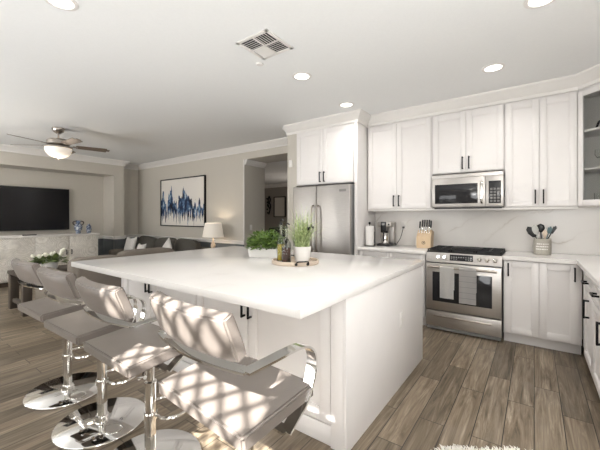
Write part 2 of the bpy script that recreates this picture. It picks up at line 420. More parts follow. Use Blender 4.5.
# rear walls behind the camera, with their windows
def holed(bm, x0, x1, y0, y1, holes):
    xs = x0
    for (a, c, z0, z1) in holes:
        box(bm, xs, a, y0, y1, 0, CE); box(bm, a, c, y0, y1, 0, z0); box(bm, a, c, y0, y1, z1, CE); xs = c
    box(bm, xs, x1, y0, y1, 0, CE)
b = new(); holed(b, -4.4, XR + .14, -.84, -.7, [(-3.65, -1.55, .45, 2.45), (-1.15, -.17, 1.35, 2.40), (-.02, .86, .65, 2.45)]); struct('wall_rear', b, 'wall')
b = new(); box(b, -4.54, -4.4, -2.75, -.7, 0, CE); struct('wall_rear_return', b, 'wall')
b = new(); holed(b, -9.3, -4.54, -2.85, -2.7, [(-8.4, -4.8, .4, 2.5)]); struct('wall_front_living', b, 'wall')
for i, (x0, x1, y0, y1, z0, z1) in enumerate([(-3.65, -1.55, -.80, -.72, .45, 2.45), (-.02, .86, -.80, -.72, .65, 2.45), (-8.4, -4.8, -2.8, -2.72, .4, 2.5), (XR + .03, XR + .1, .402, 1.998, 1.1, 2.28)]):
    b = new(); box(b, x0, x1, y0, y1, z0, z1); struct('window_%d' % (i + 1), b, 'blind')  # unseen closed blinds, added to keep the sun out
# window 5: open to the sun, its lattice screen stands outside
b = new()
for x in (-1.135, -.185): box(b, x - .015, x + .015, -.83, -.71, 1.352, 2.398)
for z in (1.366, 2.384): box(b, -1.12, -.20, -.83, -.71, z - .014, z + .014)
struct('window_5', b, 'trim')
b = new(); pit = .088; wd = .022
t = bmesh.new()
for s in (-1, 1):
    k = -30
    while k < 30:
        c = k * pit; k += 1
        box(t, -1.6, 1.6, -.004 + .004 * s, .004 + .004 * s, c - wd / 2, c + wd / 2, 0, 2, Matrix.Rotation(s * R(48), 4, 'Y'))
for co_, no in (((-.55, 0, 0), (-1, 0, 0)), ((.68, 0, 0), (1, 0, 0)), ((0, 0, -.68), (0, 0, -1)), ((0, 0, .68), (0, 0, 1))):
    bmesh.ops.bisect_plane(t, geom=t.verts[:] + t.edges[:] + t.faces[:], plane_co=co_, plane_no=no, clear_outer=True)
t.transform(Matrix.Translation((-.785, -.90, 1.99))); merge(b, t)
obj('lattice_screen', b, 'grn'); tag(bpy.data.objects['lattice_screen'], 'diamond lattice privacy screen outside the window behind the camera', 'screen')

# hall and the room beyond the opening
b = new(); box(b, -4.723, -2.6, YB + .002, 9.3, 2.52, 2.6); box(b, -10.2, -4.725, YB + .602, 9.3, 2.52, 2.6); struct('ceiling_hall', b, 'ceil')
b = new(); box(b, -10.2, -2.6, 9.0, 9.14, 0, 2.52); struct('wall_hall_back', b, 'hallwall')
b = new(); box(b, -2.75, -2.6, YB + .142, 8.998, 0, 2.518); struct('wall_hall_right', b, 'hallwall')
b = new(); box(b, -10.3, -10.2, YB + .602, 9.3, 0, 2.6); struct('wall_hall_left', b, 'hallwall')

# crown moulding, chair rail, wainscot
wc = [(0, CE), (.10, CE), (.10, CE - .018), (.085, CE - .03), (.06, CE - .05), (.035, CE - .085), (.018, CE - .10), (.018, CE - .125), (0, CE - .125)]
b = new(); molding(b, [(XT + .001, -2.7), (XT + .001, 4.031), (XC + .001, 4.031), (XC + .001, YB - .001), (STL - .001, YB - .001), (STL - .001, STF - .001)], wc); struct('trim_1', b, 'trim')
rc = [(0, .835), (.022, .835), (.034, .825), (.03, .81), (.018, .80), (.018, .765), (0, .755)]
b = new(); molding(b, [(XT + .003, 3.786), (XT + .003, 4.033), (XC + .003, 4.033), (XC + .003, YB - .003), (OPL, YB - .003)], rc)
molding(b, [(XN + .003, -2.6), (XN + .003, 3.78), (XT, 3.78)], rc); struct('trim_2', b, 'trim')
b = new(); wsp = [(0, .757), (.008, .757), (.008, .0), (0, .0)]
molding(b, [(XT + .002, 3.786), (XT + .002, 4.032), (XC + .002, 4.032), (XC + .002, YB - .002), (OPL, YB - .002)], wsp)
molding(b, [(XN + .002, -2.6), (XN + .002, 3.782), (XT, 3.782)], wsp); struct('trim_3', b, 'slate')
# white casing bead of the opening and crown inside the hall passage
b = new(); box(b, OPL - .02, OPL + .004, YB - .012, YB - .001, .84, OPT, .003); struct('trim_4', b, 'trim')
b = new(); molding(b, [(OPL + .001, YB + .003), (OPL + .001, YB + .6)], [(0, 2.475), (.07, 2.475), (.07, 2.46), (.02, 2.38), (0, 2.37)]); struct('trim_5', b, 'trim')
b = new(); molding(b, [(-10.1, 8.999), (-2.76, 8.999)], [(0, 2.515), (.1, 2.515), (.1, 2.49), (.02, 2.40), (0, 2.39)]); struct('trim_6', b, 'trim')

# ================================================================ kitchen cabinets
def shaker(bm, x0, x1, z0, z1, y0=-.02, y1=0.0, fr=.06, rec=.013):
    box(bm, x0, x0 + fr, y0, y1, z0, z1, .002); box(bm, x1 - fr, x1, y0, y1, z0, z1, .002)
    box(bm, x0 + fr, x1 - fr, y0, y1, z1 - fr, z1, .002); box(bm, x0 + fr, x1 - fr, y0, y1, z0, z0 + fr, .002)
    box(bm, x0 + fr - .002, x1 - fr + .002, y0 + rec, y1, z0 + fr - .002, z1 - fr + .002)
    # sticking bead inside the frame
    for (a, c, e, f) in ((x0 + fr, x0 + fr + .007, z0 + fr, z1 - fr), (x1 - fr - .007, x1 - fr, z0 + fr, z1 - fr), (x0 + fr, x1 - fr, z0 + fr, z0 + fr + .007), (x0 + fr, x1 - fr, z1 - fr - .007, z1 - fr)):
        box(bm, a, c, y0 + .004, y1, e, f)
    return bm
def pull(bm, x, z, length, vertical=True, y=-.02):
    h = length / 2; out = .032; r = .0065
    if vertical:
        box(bm, x - r, x + r, y - out - r, y - out + r, z - h, z + h, .002)
        for s in (-1, 1): box(bm, x - r, x + r, y - out, y + .001, z + s * (h - .009) - r, z + s * (h - .009) + r, .0015)
    else:
        box(bm, x - h, x + h, y - out - r, y - out + r, z - r, z + r, .002)
        for s in (-1, 1): box(bm, x + s * (h - .009) - r, x + s * (h - .009) + r, y - out, y + .001, z - r, z + r, .0015)
    return bm
def cabinet(name, label, cat, loc, rotz, wdt, dep, z0, z1, fronts, kick=0.0, group=None, kickrec=.06):
    # local x across from 0..wdt, y 0 (front of box) .. dep, z absolute; fronts: (kind, x0, x1, z0, z1, pull or None)
    t = thing(name, label, cat, (loc[0], loc[1], z0), rotz, group)
    bz = kick
    b = new(); box(b, .0005, wdt - .0005, 0, dep, bz, z1 - z0, .0015); obj('body', b, 'cab', t)
    if kick:
        b = new(); box(b, .0005, wdt - .0005, kickrec, dep, 0, kick); obj('toe_kick', b, 'cab', t)
    for kind, x0, x1, a, c, pl in fronts:
        b = new()
        fr = .06 if (c - a) > .25 else .045
        shaker(b, x0, x1, a - z0, c - z0, fr=fr); d = obj(kind, b, 'cab', t)
        if pl:
            b = new(); pull(b, pl[0], pl[1] - z0, pl[2], pl[3] if len(pl) > 3 else True); obj('handle', b, 'black', d, label='black bar handle')
    return t
GU = None
# uppers (front of boxes at Y 4.30, doors 2 cm proud)
UF = 4.30
def upper(label, x0, x1, zb, hz=None, split=None):
    w_ = x1 - x0; s = split - x0 if split else w_ / 2
    hl = .15
    return cabinet('wall_cabinet', label, 'cabinet', (x0, UF), 0, w_, YB - UF - .002, zb, CE - .001,
                   [('door', .012, s - .002, zb + .008, 2.575, (s - .035, zb + .035 + hl / 2, hl)), ('door', s + .002, w_ - .012, zb + .008, 2.575, (s + .035, zb + .035 + hl / 2, hl))])
upper('white two-door wall cabinet beside the refrigerator above the coffee maker', -1.925, -1.05, 1.425, split=-1.50)
upper('short white two-door wall cabinet directly above the microwave', -1.048, -.272, 1.855, split=-.66)
upper('tall white two-door wall cabinet right of the microwave above the utensil crock', -.27, .362, 1.425, split=.045)
# corner glass cabinet on the diagonal
gx, gy = .366, UF - .002
dl = .39
t = thing('corner_cabinet', 'white corner wall cabinet with a glass door showing shelves of glassware', 'cabinet', (gx, gy, 1.425), R(-45))
Zt = CE - .001 - 1.425
def panelpts(bm, pts, z0, z1):
    v0 = [bm.verts.new((x, y, z0)) for x, y in pts]; v1 = [bm.verts.new((x, y, z1)) for x, y in pts]; n = len(pts)
    bm.faces.new(v0[::-1]); bm.faces.new(v1)
    for i in range(n): bm.faces.new((v0[i], v0[(i + 1) % n], v1[(i + 1) % n], v1[i]))
def gl(x, y):   # world -> cabinet local
    v = Matrix.Rotation(R(45), 3, 'Z') @ Vector((x - gx, y - gy, 0)); return (v.x, v.y)
foot = [gl(gx, gy), gl(gx, YB - .002), gl(XR - .002, YB - .002), gl(XR - .002, gy - dl * .7071 - .0), gl(gx + dl * .7071, gy - dl * .7071)]
b = new(); panelpts(b, foot, 0, .02); panelpts(b, foot, 1.16, Zt)
def wallseg(bm, p, q, th, z0, z1):
    p = Vector(p); q = Vector(q); d = (q - p).normalized(); n = Vector((d.y, -d.x)) * th
    panelpts(bm, [p, q, q + n, p + n], z0, z1)
for i in (0, 1, 2, 3): wallseg(b, foot[i], foot[i + 1], .016, .02, 1.16)
obj('body', b, 'cab', t)
shl = [Vector(p) * .96 + Vector((dl / 2, .28)) * .04 for p in foot]
for z in (.36, .74):
    b = new(); panelpts(b, shl, z, z + .018); obj('shelf', b, 'cab', t)
b = new()
cabin = [Vector(p) * .955 + Vector((dl / 2, .28)) * .045 for p in foot]
for i in (0, 1, 2, 3): wallseg(b, cabin[i], cabin[i + 1], .004, .021, 1.159)
obj('lining', b, 'cabin', t)
b = new(); f_ = .055
box(b, .004, f_, -.02, 0, .008, 1.15, .002); box(b, dl - f_, dl - .004, -.02, 0, .008, 1.15, .002)
box(b, f_, dl - f_, -.02, 0, 1.15 - f_, 1.15, .002); box(b, f_, dl - f_, -.02, 0, .008, .008 + f_, .002)
d = obj('door', b, 'cab', t)
b = new(); box(b, f_ - .003, dl - f_ + .003, -.012, -.008, .06, 1.098); obj('glass_pane', b, 'glass', d)
b = new(); pull(b, dl - .03, .10, .13); obj('handle', b, 'black', d, label='black bar handle')
# glassware inside
def goblet(name, bm_prof, m, label, cat, x, y, z, group=None):
    b = new(); lathe(b, bm_prof, 20); o = obj(name, b, m); tag(o, label, cat, group)
    v = Matrix.Rotation(R(-45), 3, 'Z') @ Vector((x, y, 0)); o.location = (gx + v.x, gy + v.y, 1.425 + z); return o
wine = [(0, 0), (.032, 0), (.032, .004), (.005, .01), (.004, .08), (.02, .10), (.034, .13), (.032, .18), (.030, .18), (.031, .13), (.018, .104), (0, .10)]
tumb = [(0, 0), (.034, 0), (.037, .11), (.034, .11), (.031, .008), (0, .008)]
for i, (x, y) in enumerate([(.115, .10), (.21, .12)]):
    goblet('wine_glass', wine, 'glass', ['stemmed wine glass at the hinge end of the middle shelf in the corner cabinet', 'stemmed wine glass second along the middle shelf in the corner cabinet'][i], 'glass', x, y, .379, 'wine glasses in the corner cabinet')
for i, (x, y) in enumerate([(.12, .09), (.20, .10)]):
    goblet('tumbler', tumb, 'glass', ['clear tumbler at the hinge end of the lowest level in the corner cabinet', 'clear tumbler second along the lowest level in the corner cabinet'][i], 'glass', x, y, .021, 'tumblers in the corner cabinet')
b = new(); tube(b, catmull([(-.05, 0, .02), (-.02, .0, .075), (.03, 0, .03), (.07, 0, .08), (.10, 0, .02)], 6), .010, 8, (0, 1, 0)); box(b, -.07, .12, -.03, .03, 0, .014, .003)
o = obj('figurine', b, 'black'); tag(o, 'black curling ornament on the top shelf behind the cabinet glass', 'ornament'); v = Matrix.Rotation(R(-45), 3, 'Z') @ Vector((.14, .10, 0)); at(o, (gx + v.x, gy + v.y, 1.425 + .759), R(-45))

# refrigerator surround
cabinet('wall_cabinet', 'white two-door cabinet above the stainless refrigerator', 'cabinet', (STR + .002, 4.0), 0, -1.975 - STR - .004, YB - 4.0 - .002, 1.80, CE - .001,
        [('door', .012, .478, 1.81, 2.60, (.445, 1.90, .15)), ('door', .482, .975, 1.81, 2.60, (.515, 1.90, .15))])
b = new(); box(b, -1.975, -1.932, 3.975, YB - .002, 0, CE - .001, .002); o = obj('end_panel', b, 'cab'); tag(o, 'tall white end panel between refrigerator and coffee counter', 'panel')
# cabinet crown (taller, stepped)
kc = [(0, CE), (.095, CE), (.095, CE - .02), (.08, CE - .035), (.055, CE - .06), (.035, CE - .095), (.02, CE - .105), (.02, CE - .14), (0, CE - .14)]
b = new(); molding(b, [(STL - .0, 3.995), (-1.931, 3.973), (-1.931, UF - .003), (gx, UF - .003), (gx + dl * .7071, UF - .003 - dl * .7071), (gx + dl * .7071, 3.0)], [(o_ + .001, z_ - .001) for o_, z_ in kc]); struct('trim_7', b, 'trim')
b = new(); box(b, gx + dl * .7071 + .001, XR - .002, 2.98, 4.015, 2.56, CE - .002); struct('trim_8', b, 'trim')
b = new(); box(b, -1.925, .362, UF - .005, UF + .04, 1.4, 1.4245, .002); struct('trim_9', b, 'trim')

# base cabinets
BF = 4.012
DZ = .872
def base(label, x0, x1, fronts): return cabinet('base_cabinet', label, 'cabinet', (x0, BF), 0, x1 - x0, YB - BF - .03, 0, DZ, fronts, kick=.105)
w_ = .868
base('white base cabinet with two top drawers under the coffee maker counter', -1.928, -1.06,
     [('drawer', .02, w_ / 2 - .002, .70, .862, (w_ / 4, .78, .13, False)), ('drawer', w_ / 2 + .002, w_ - .012, .70, .862, (w_ * .75, .78, .13, False)),
      ('door', .02, w_ / 2 - .002, .115, .692, (w_ / 2 - .035, .60, .15)), ('door', w_ / 2 + .002, w_ - .012, .115, .692, (w_ / 2 + .035, .60, .15))])
base('white two-door base cabinet in the corner right of the range', -.262, .364,
     [('door', .01, .30, .115, .862, (.045, .775, .135)), ('door', .304, .602, .115, .862, (.572, .775, .135))])
XF = .372
rows = [(3.745, 3.25), (3.248, 2.70), (2.698, 2.2)]
labs = ['white drawer-and-door base cabinet nearest the corner on the right wall', 'white drawer-and-door base cabinet second from the corner on the right wall', 'white drawer-and-door base cabinet at the right edge of the photo']
b = new(); box(b, XF, XF + .02, 3.747, 4.01, .105, DZ, .002); o = obj('filler_panel', b, 'cab'); tag(o, 'narrow white filler strip in the inner corner of the base cabinets', 'panel')
for (ya, yb_), lb in zip(rows, labs):
    w2 = ya - yb_
    cabinet('base_cabinet', lb, 'cabinet', (XF, ya), R(-90), w2, XR - XF - .03, 0, DZ,
            [('drawer', .006, w2 - .006, .70, .862, (w2 / 2, .785, .12, False)), ('door', .006, w2 - .006, .115, .692, (w2 - .165 if ya > 3.5 else w2 - .04, .585, .15))], kick=.105)
# worktops
CT0, CT1 = .873, .913
b = new(); box(b, -1.929, -1.043, 3.965, YB - .003, CT0, CT1, .004); o = obj('worktop', b, 'quartz'); tag(o, 'white quartz worktop under the coffee maker and knife block', 'worktop')
b = new()
panelpts(b, [(-.268, 3.965), (.325, 3.965), (.325, 2.2), (XR - .003, 2.2), (XR - .003, YB - .003), (-.268, YB - .003)], CT0, CT1)
bmesh.ops.recalc_face_normals(b, faces=b.faces); bmesh.ops.bevel(b, geom=b.edges[:], offset=.003, segments=2, affect='EDGES')
o = obj('worktop', b, 'quartz'); tag(o, 'L-shaped white quartz worktop right of the range', 'worktop')
b = new(); box(b, -1.93, XR - .002, YB - .016, YB - .001, CT1 + .001, 1.424); box(b, -1.045, -.275, YB - .016, YB - .001, 1.4245, 1.86); struct('trim_10', b, 'marble')

# ================================================================ refrigerator
fx0, fx1 = -2.945, -1.990
t = thing('refrigerator', 'stainless steel side-by-side refrigerator in the white cabinet surround', 'refrigerator', ((fx0 + fx1) / 2, 3.93, 0))
hw = (fx1 - fx0) / 2
b = new(); box(b, -hw + .01, hw - .01, .0, .64, .0, 1.765, .004); obj('cabinet_body', b, 'greydisplay', t)
sp = -2.53 - (fx0 + fx1) / 2
for s, (a, c) in zip((-1, 1), ((-hw, sp - .003), (sp + .003, hw))):
    b = new(); box(b, a, c, -.06, -.002, .06, 1.765, .012, 3); d = obj('door', b, 'steeldk', t)
    hx = sp + s * .04
    b = new(); tube(b, catmull([(hx, -.062, .82), (hx, -.115, .86), (hx, -.122, 1.15), (hx, -.115, 1.44), (hx, -.062, 1.48)], 5), .013, 10, (1, 0, 0)); obj('handle', b, 'nickel', d)
    if s == 1:
        b = new(); box(b, hw - .16, hw - .055, -.064, -.0595, 1.665, 1.70, .001); obj('badge', b, 'louver', d, label='small dark badge')
b = new(); box(b, -hw + .02, hw - .02, -.02, -.002, .01, .055, .003); obj('base_grille', b, 'louver', t)

# ================================================================ range
rx0, rx1 = -1.039, -.272
t = thing('range', 'stainless steel slide-in gas range with two towels on its door', 'stove', ((rx0 + rx1) / 2, 4.0, 0))
h = (rx1 - rx0) / 2
b = new(); box(b, -h + .004, h - .004, .0, .585, .03, .90); obj('body', b, 'louver', t)
# control panel: sloped nose
b = new()
prof = [(.0, .79), (-.03, .795), (-.018, .905), (.06, .912), (.06, .79)]
v0 = [b.verts.new((-h, y, z)) for y, z in prof]; v1 = [b.verts.new((h, y, z)) for y, z in prof]; b.faces.new(v0); b.faces.new(v1[::-1])
for i in range(5): b.faces.new((v0[i], v0[(i + 1) % 5], v1[(i + 1) % 5], v1[i]))
bmesh.ops.recalc_face_normals(b, faces=b.faces); bmesh.ops.bevel(b, geom=b.edges[:], offset=.003, segments=2, affect='EDGES')
cp = obj('control_panel', b, 'steel', t)
tilt = math.atan2(.012, .11)
def onpanel(x, z): return Matrix.Translation((x, -.03 + (z - .795) * .109, z)) @ Matrix.Rotation(-tilt, 4, 'X')
b = new(); box(b, -.118, .118, -.004, .003, -.034, .034, .002, 2, onpanel(-.005, .858)); dsp = obj('display', b, 'dglass', cp, label='black control display')
b = new()
for r_ in range(2):
    for c_ in range(9):
        x = -.098 + c_ * .0245
        if r_ == 0 and 3 <= c_ <= 5: continue
        box(b, x - .007, x + .007, -.0052, -.0035, -.02 + r_ * .022, -.011 + r_ * .022, 0, 1, onpanel(-.005, .858))
obj('touch_keys', b, 'greydisplay', dsp)
for x in (-.243, -.178, .173, .247, .322):
    b = new(); lathe(b, [(0, 0), (.024, 0), (.024, .008), (.019, .012), (.0175, .034), (.015, .037), (0, .037)], 24, onpanel(x, .855) @ Matrix.Rotation(R(90), 4, 'X'))
    box(b, -.0035, .0035, -.040, -.034, -.016, .016, .001, 1, onpanel(x, .855)); obj('knob', b, 'chrome', cp)
b = new(); box(b, -h + .005, h - .005, -.012, .575, .905, .918, .004); ck = obj('cooktop', b, 'iron', t)
for k, x in enumerate((-.255, 0, .255)):
    b = new(); x0, x1, y0, y1 = x - .122, x + .122, .02, .56; z = .942
    for (a, c, e, f) in ((x0, x1, y0, y0 + .014), (x0, x1, y1 - .014, y1), (x0, x0 + .014, y0, y1), (x1 - .014, x1, y0, y1), (x - .006, x + .006, y0, y1), (x0, x1, .16, .172), (x0, x1, .28, .292), (x0, x1, .41, .422)):
        box(b, a, c, e, f, z - .012, z, .002)
    for xx in (x0 + .007, x1 - .007):
        for yy in (y0 + .007, y1 - .007, .286): box(b, xx - .006, xx + .006, yy - .006, yy + .006, .917, z - .006)
    obj('grate', b, 'iron', ck)
for x, y, r_ in ((-.255, .14, .045), (-.255, .43, .036), (.255, .14, .05), (.255, .43, .036), (0, .29, .05)):
    b = new(); lathe(b, [(0, .917), (r_, .917), (r_, .924), (r_ * .75, .926), (r_ * .75, .932), (0, .933)], 20, Matrix.Translation((x, y, 0))); obj('burner', b, 'iron', ck)
b = new(); box(b, -.16, .16, .17, .45, .943, .952, .004); box(b, -.13, .13, .20, .42, .950, .956, .003); obj('griddle_plate', b, 'iron', ck)
# door
b = new(); box(b, -h + .003, h - .003, -.045, -.002, .245, .782, .006); dr = obj('oven_door', b, 'steel', t)
b = new(); box(b, -.305, .295, -.0485, -.043, .345, .685, .003); obj('window', b, 'dglass', dr)
b = new(); hz = .745
tube(b, [(-h + .04, -.10, hz), (h - .04, -.10, hz)], .012, 12)
for s in (-1, 1): box(b, s * (h - .07) - .014, s * (h - .07) + .014, -.105, -.044, hz - .011, hz + .011, .004)
obj('handle', b, 'nickel', dr)
b = new(); box(b, -h + .003, h - .003, -.045, -.002, .055, .232, .006); wd_ = obj('warming_drawer', b, 'steel', t)
b = new(); box(b, -.29, .29, -.066, -.044, .168, .186, .004); obj('handle', b, 'nickel', wd_)
for x in (-h + .05, h - .05):
    for y in (.05, .5):
        b = new(); lathe(b, [(0, 0), (.02, 0), (.02, .032), (0, .032)], 12, Matrix.Translation((x, y, 0))); obj('foot', b, 'rubber', t)
b = new(); box(b, -h + .01, h - .01, -.02, .0, .012, .052, .001); obj('kick_plate', b, 'louver', t)
rc_ = (rx0 + rx1) / 2
def towel(x, w, zlo, zback, m, label, seed):
    r2 = random.Random(seed); b = new(); t_ = bmesh.new(); nx, path = 12, []
    yc, zc, rr = -.10, .745, .0155
    for k in range(9): path.append((yc - rr - .0035, zlo + (zc - zlo) * k / 8))
    for k in range(1, 8): a = PI - PI * k / 8; path.append((yc + (rr + .0035 * (1 if k < 4 else 1)) * math.cos(a), zc + rr * math.sin(a) + .002))
    for k in range(7): path.append((yc + rr + .0035, zc - (zc - zback) * k / 6))
    rows = []
    for k, (y, z) in enumerate(path):
        row = []
        for i in range(nx + 1):
            u = i / nx; d = max(0, .74 - z)
            yy = y + (.004 * math.sin(u * 9 + seed) * min(1, d * 5) * (1 if k < 9 else .4))
            row.append(t_.verts.new((x - w / 2 + u * w, yy, z)))
        rows.append(row)
    for a, c in zip(rows, rows[1:]):
        for i in range(nx): t_.faces.new((a[i], a[i + 1], c[i + 1], c[i]))
    bmesh.ops.solidify(t_, geom=t_.faces[:], thickness=.005); bmesh.ops.recalc_face_normals(t_, faces=t_.faces)
    merge(b, t_); o = obj('dish_towel', b, m, sharp=60); o.location = (rc_, 4.0, 0); tag(o, label, 'towel', 'towels on the oven handle'); return o
towel(-.137, .145, .405, .50, 'towelw', 'plain white towel hanging left on the oven door handle', 1)
towel(.072, .165, .375, .50, 'towelg', 'grey towel with dark stripes hanging right on the oven door handle', 4)

# ================================================================ microwave
t = thing('microwave', 'stainless over-the-range microwave under the short wall cabinet', 'microwave', ((rx0 + rx1) / 2, 4.24, 1.43))
Hm = .405
b = new(); box(b, -.378, .378, .022, .355, 0, Hm, .004); obj('body', b, 'louver', t)
b = new(); box(b, -.38, .38, 0, .02, Hm - .045, Hm, .003); obj('vent_strip', b, 'steel', t)
b = new(); box(b, -.38, .20, 0, .02, .012, Hm - .047, .004); dm = obj('door', b, 'steel', t)
b = new(); box(b, -.345, .125, -.003, .002, .05, .285, .003); obj('window', b, 'dglass', dm)
b = new(); tube(b, catmull([(.168, .002, .05), (.168, -.035, .07), (.168, -.04, .17), (.168, -.035, .28), (.168, .002, .30)], 4), .013, 10, (1, 0, 0)); obj('handle', b, 'chrome', dm)
b = new(); box(b, .203, .38, 0, .02, .012, Hm - .047, .004); cpn = obj('control_panel', b, 'steel', t)
b = new(); box(b, .235, .355, -.003, .002, .045, .30, .003); kp = obj('keypad', b, 'dglass', cpn)
b = new()
for r_ in range(5):
    for c_ in range(3): box(b, .25 + c_ * .034, .274 + c_ * .034, -.0045, -.0025, .06 + r_ * .034, .082 + r_ * .034)
obj('keys', b, 'louver', kp)
b = new(); box(b, -.36, .36, .03, .33, -.012, -.001, .003); obj('underside_grille', b, 'iron', t)

# ================================================================ island
IX0, IX1, IF, IB = -3.413, -.832, 1.149, 3.131
b = new(); box(b, IX0, IX1, IF, IB, .868, .912, .004); o = obj('island_worktop', b, 'quartz'); tag(o, 'large white quartz worktop overhanging the kitchen island', 'worktop')
bx0, bx1, bf, bb = -3.39, -.84, 1.62, 3.10
t = thing('kitchen_island', 'white shaker-panelled kitchen island base under the big worktop', 'kitchen island', (bx0, bf, 0))
Wd = bx1 - bx0
b = new(); box(b, 0, Wd - .02, 0, bb - bf, .0, .866); obj('body', b, 'cab', t)
b = new(); box(b, Wd - .019, Wd, -.03, bb - bf + .0, 0, .866, .002); obj('end_panel', b, 'cab', t)
b = new(); box(b, Wd - .10, Wd - .0195, -.03, -.001, 0, .866, .003); obj('corner_post', b, 'cab', t)
edges = [0.0, .515, 1.20, 1.78, Wd - .105]
cent = []
for i in range(4):
    x0, x1 = edges[i] + .003, edges[i + 1] - .003
    b = new(); shaker(b, x0, x1, .125, .835, fr=.07); d = obj('door', b, 'cab', t)
    hx = (x1 - .028) if i % 2 == 0 else (x0 + .028)
    b = new(); pull(b, hx, .675, .105); obj('handle', b, 'black', d, label='black bar handle')
b = new(); box(b, 0, Wd - .101, -.018, -.0005, 0, .115, .003); obj('base_board', b, 'cab', t)
b = new(); box(b, 0, Wd - .101, -.02, -.0005, .84, .866, .002); obj('top_rail', b, 'cab', t)
b = new(); box(b, 0, .0195, -.03, bb - bf, 0, .866, .002, 2, Matrix.Translation((-.02, 0, 0))); obj('end_panel', b, 'cab', t)
t2 = thing('wall_outlet', 'white outlet plate on the right end panel of the island', 'outlet', (bx1 + .0005, 2.50, .52), R(90))
def outlet(t_, slots=True):
    b = new(); box(b, -.035, .035, -.005, 0, -.057, .057, .002); p_ = obj('plate', b, 'trim', t_)
    if slots:
        for z in (-.024, .024): b = new(); box(b, -.015, .015, -.0065, -.004, z - .013, z + .013, .002); obj('socket', b, 'white', t_)
    else:
        b = new(); box(b, -.016, .016, -.0075, -.004, -.032, .032, .002); obj('rocker', b, 'white', t_)
outlet(t2)

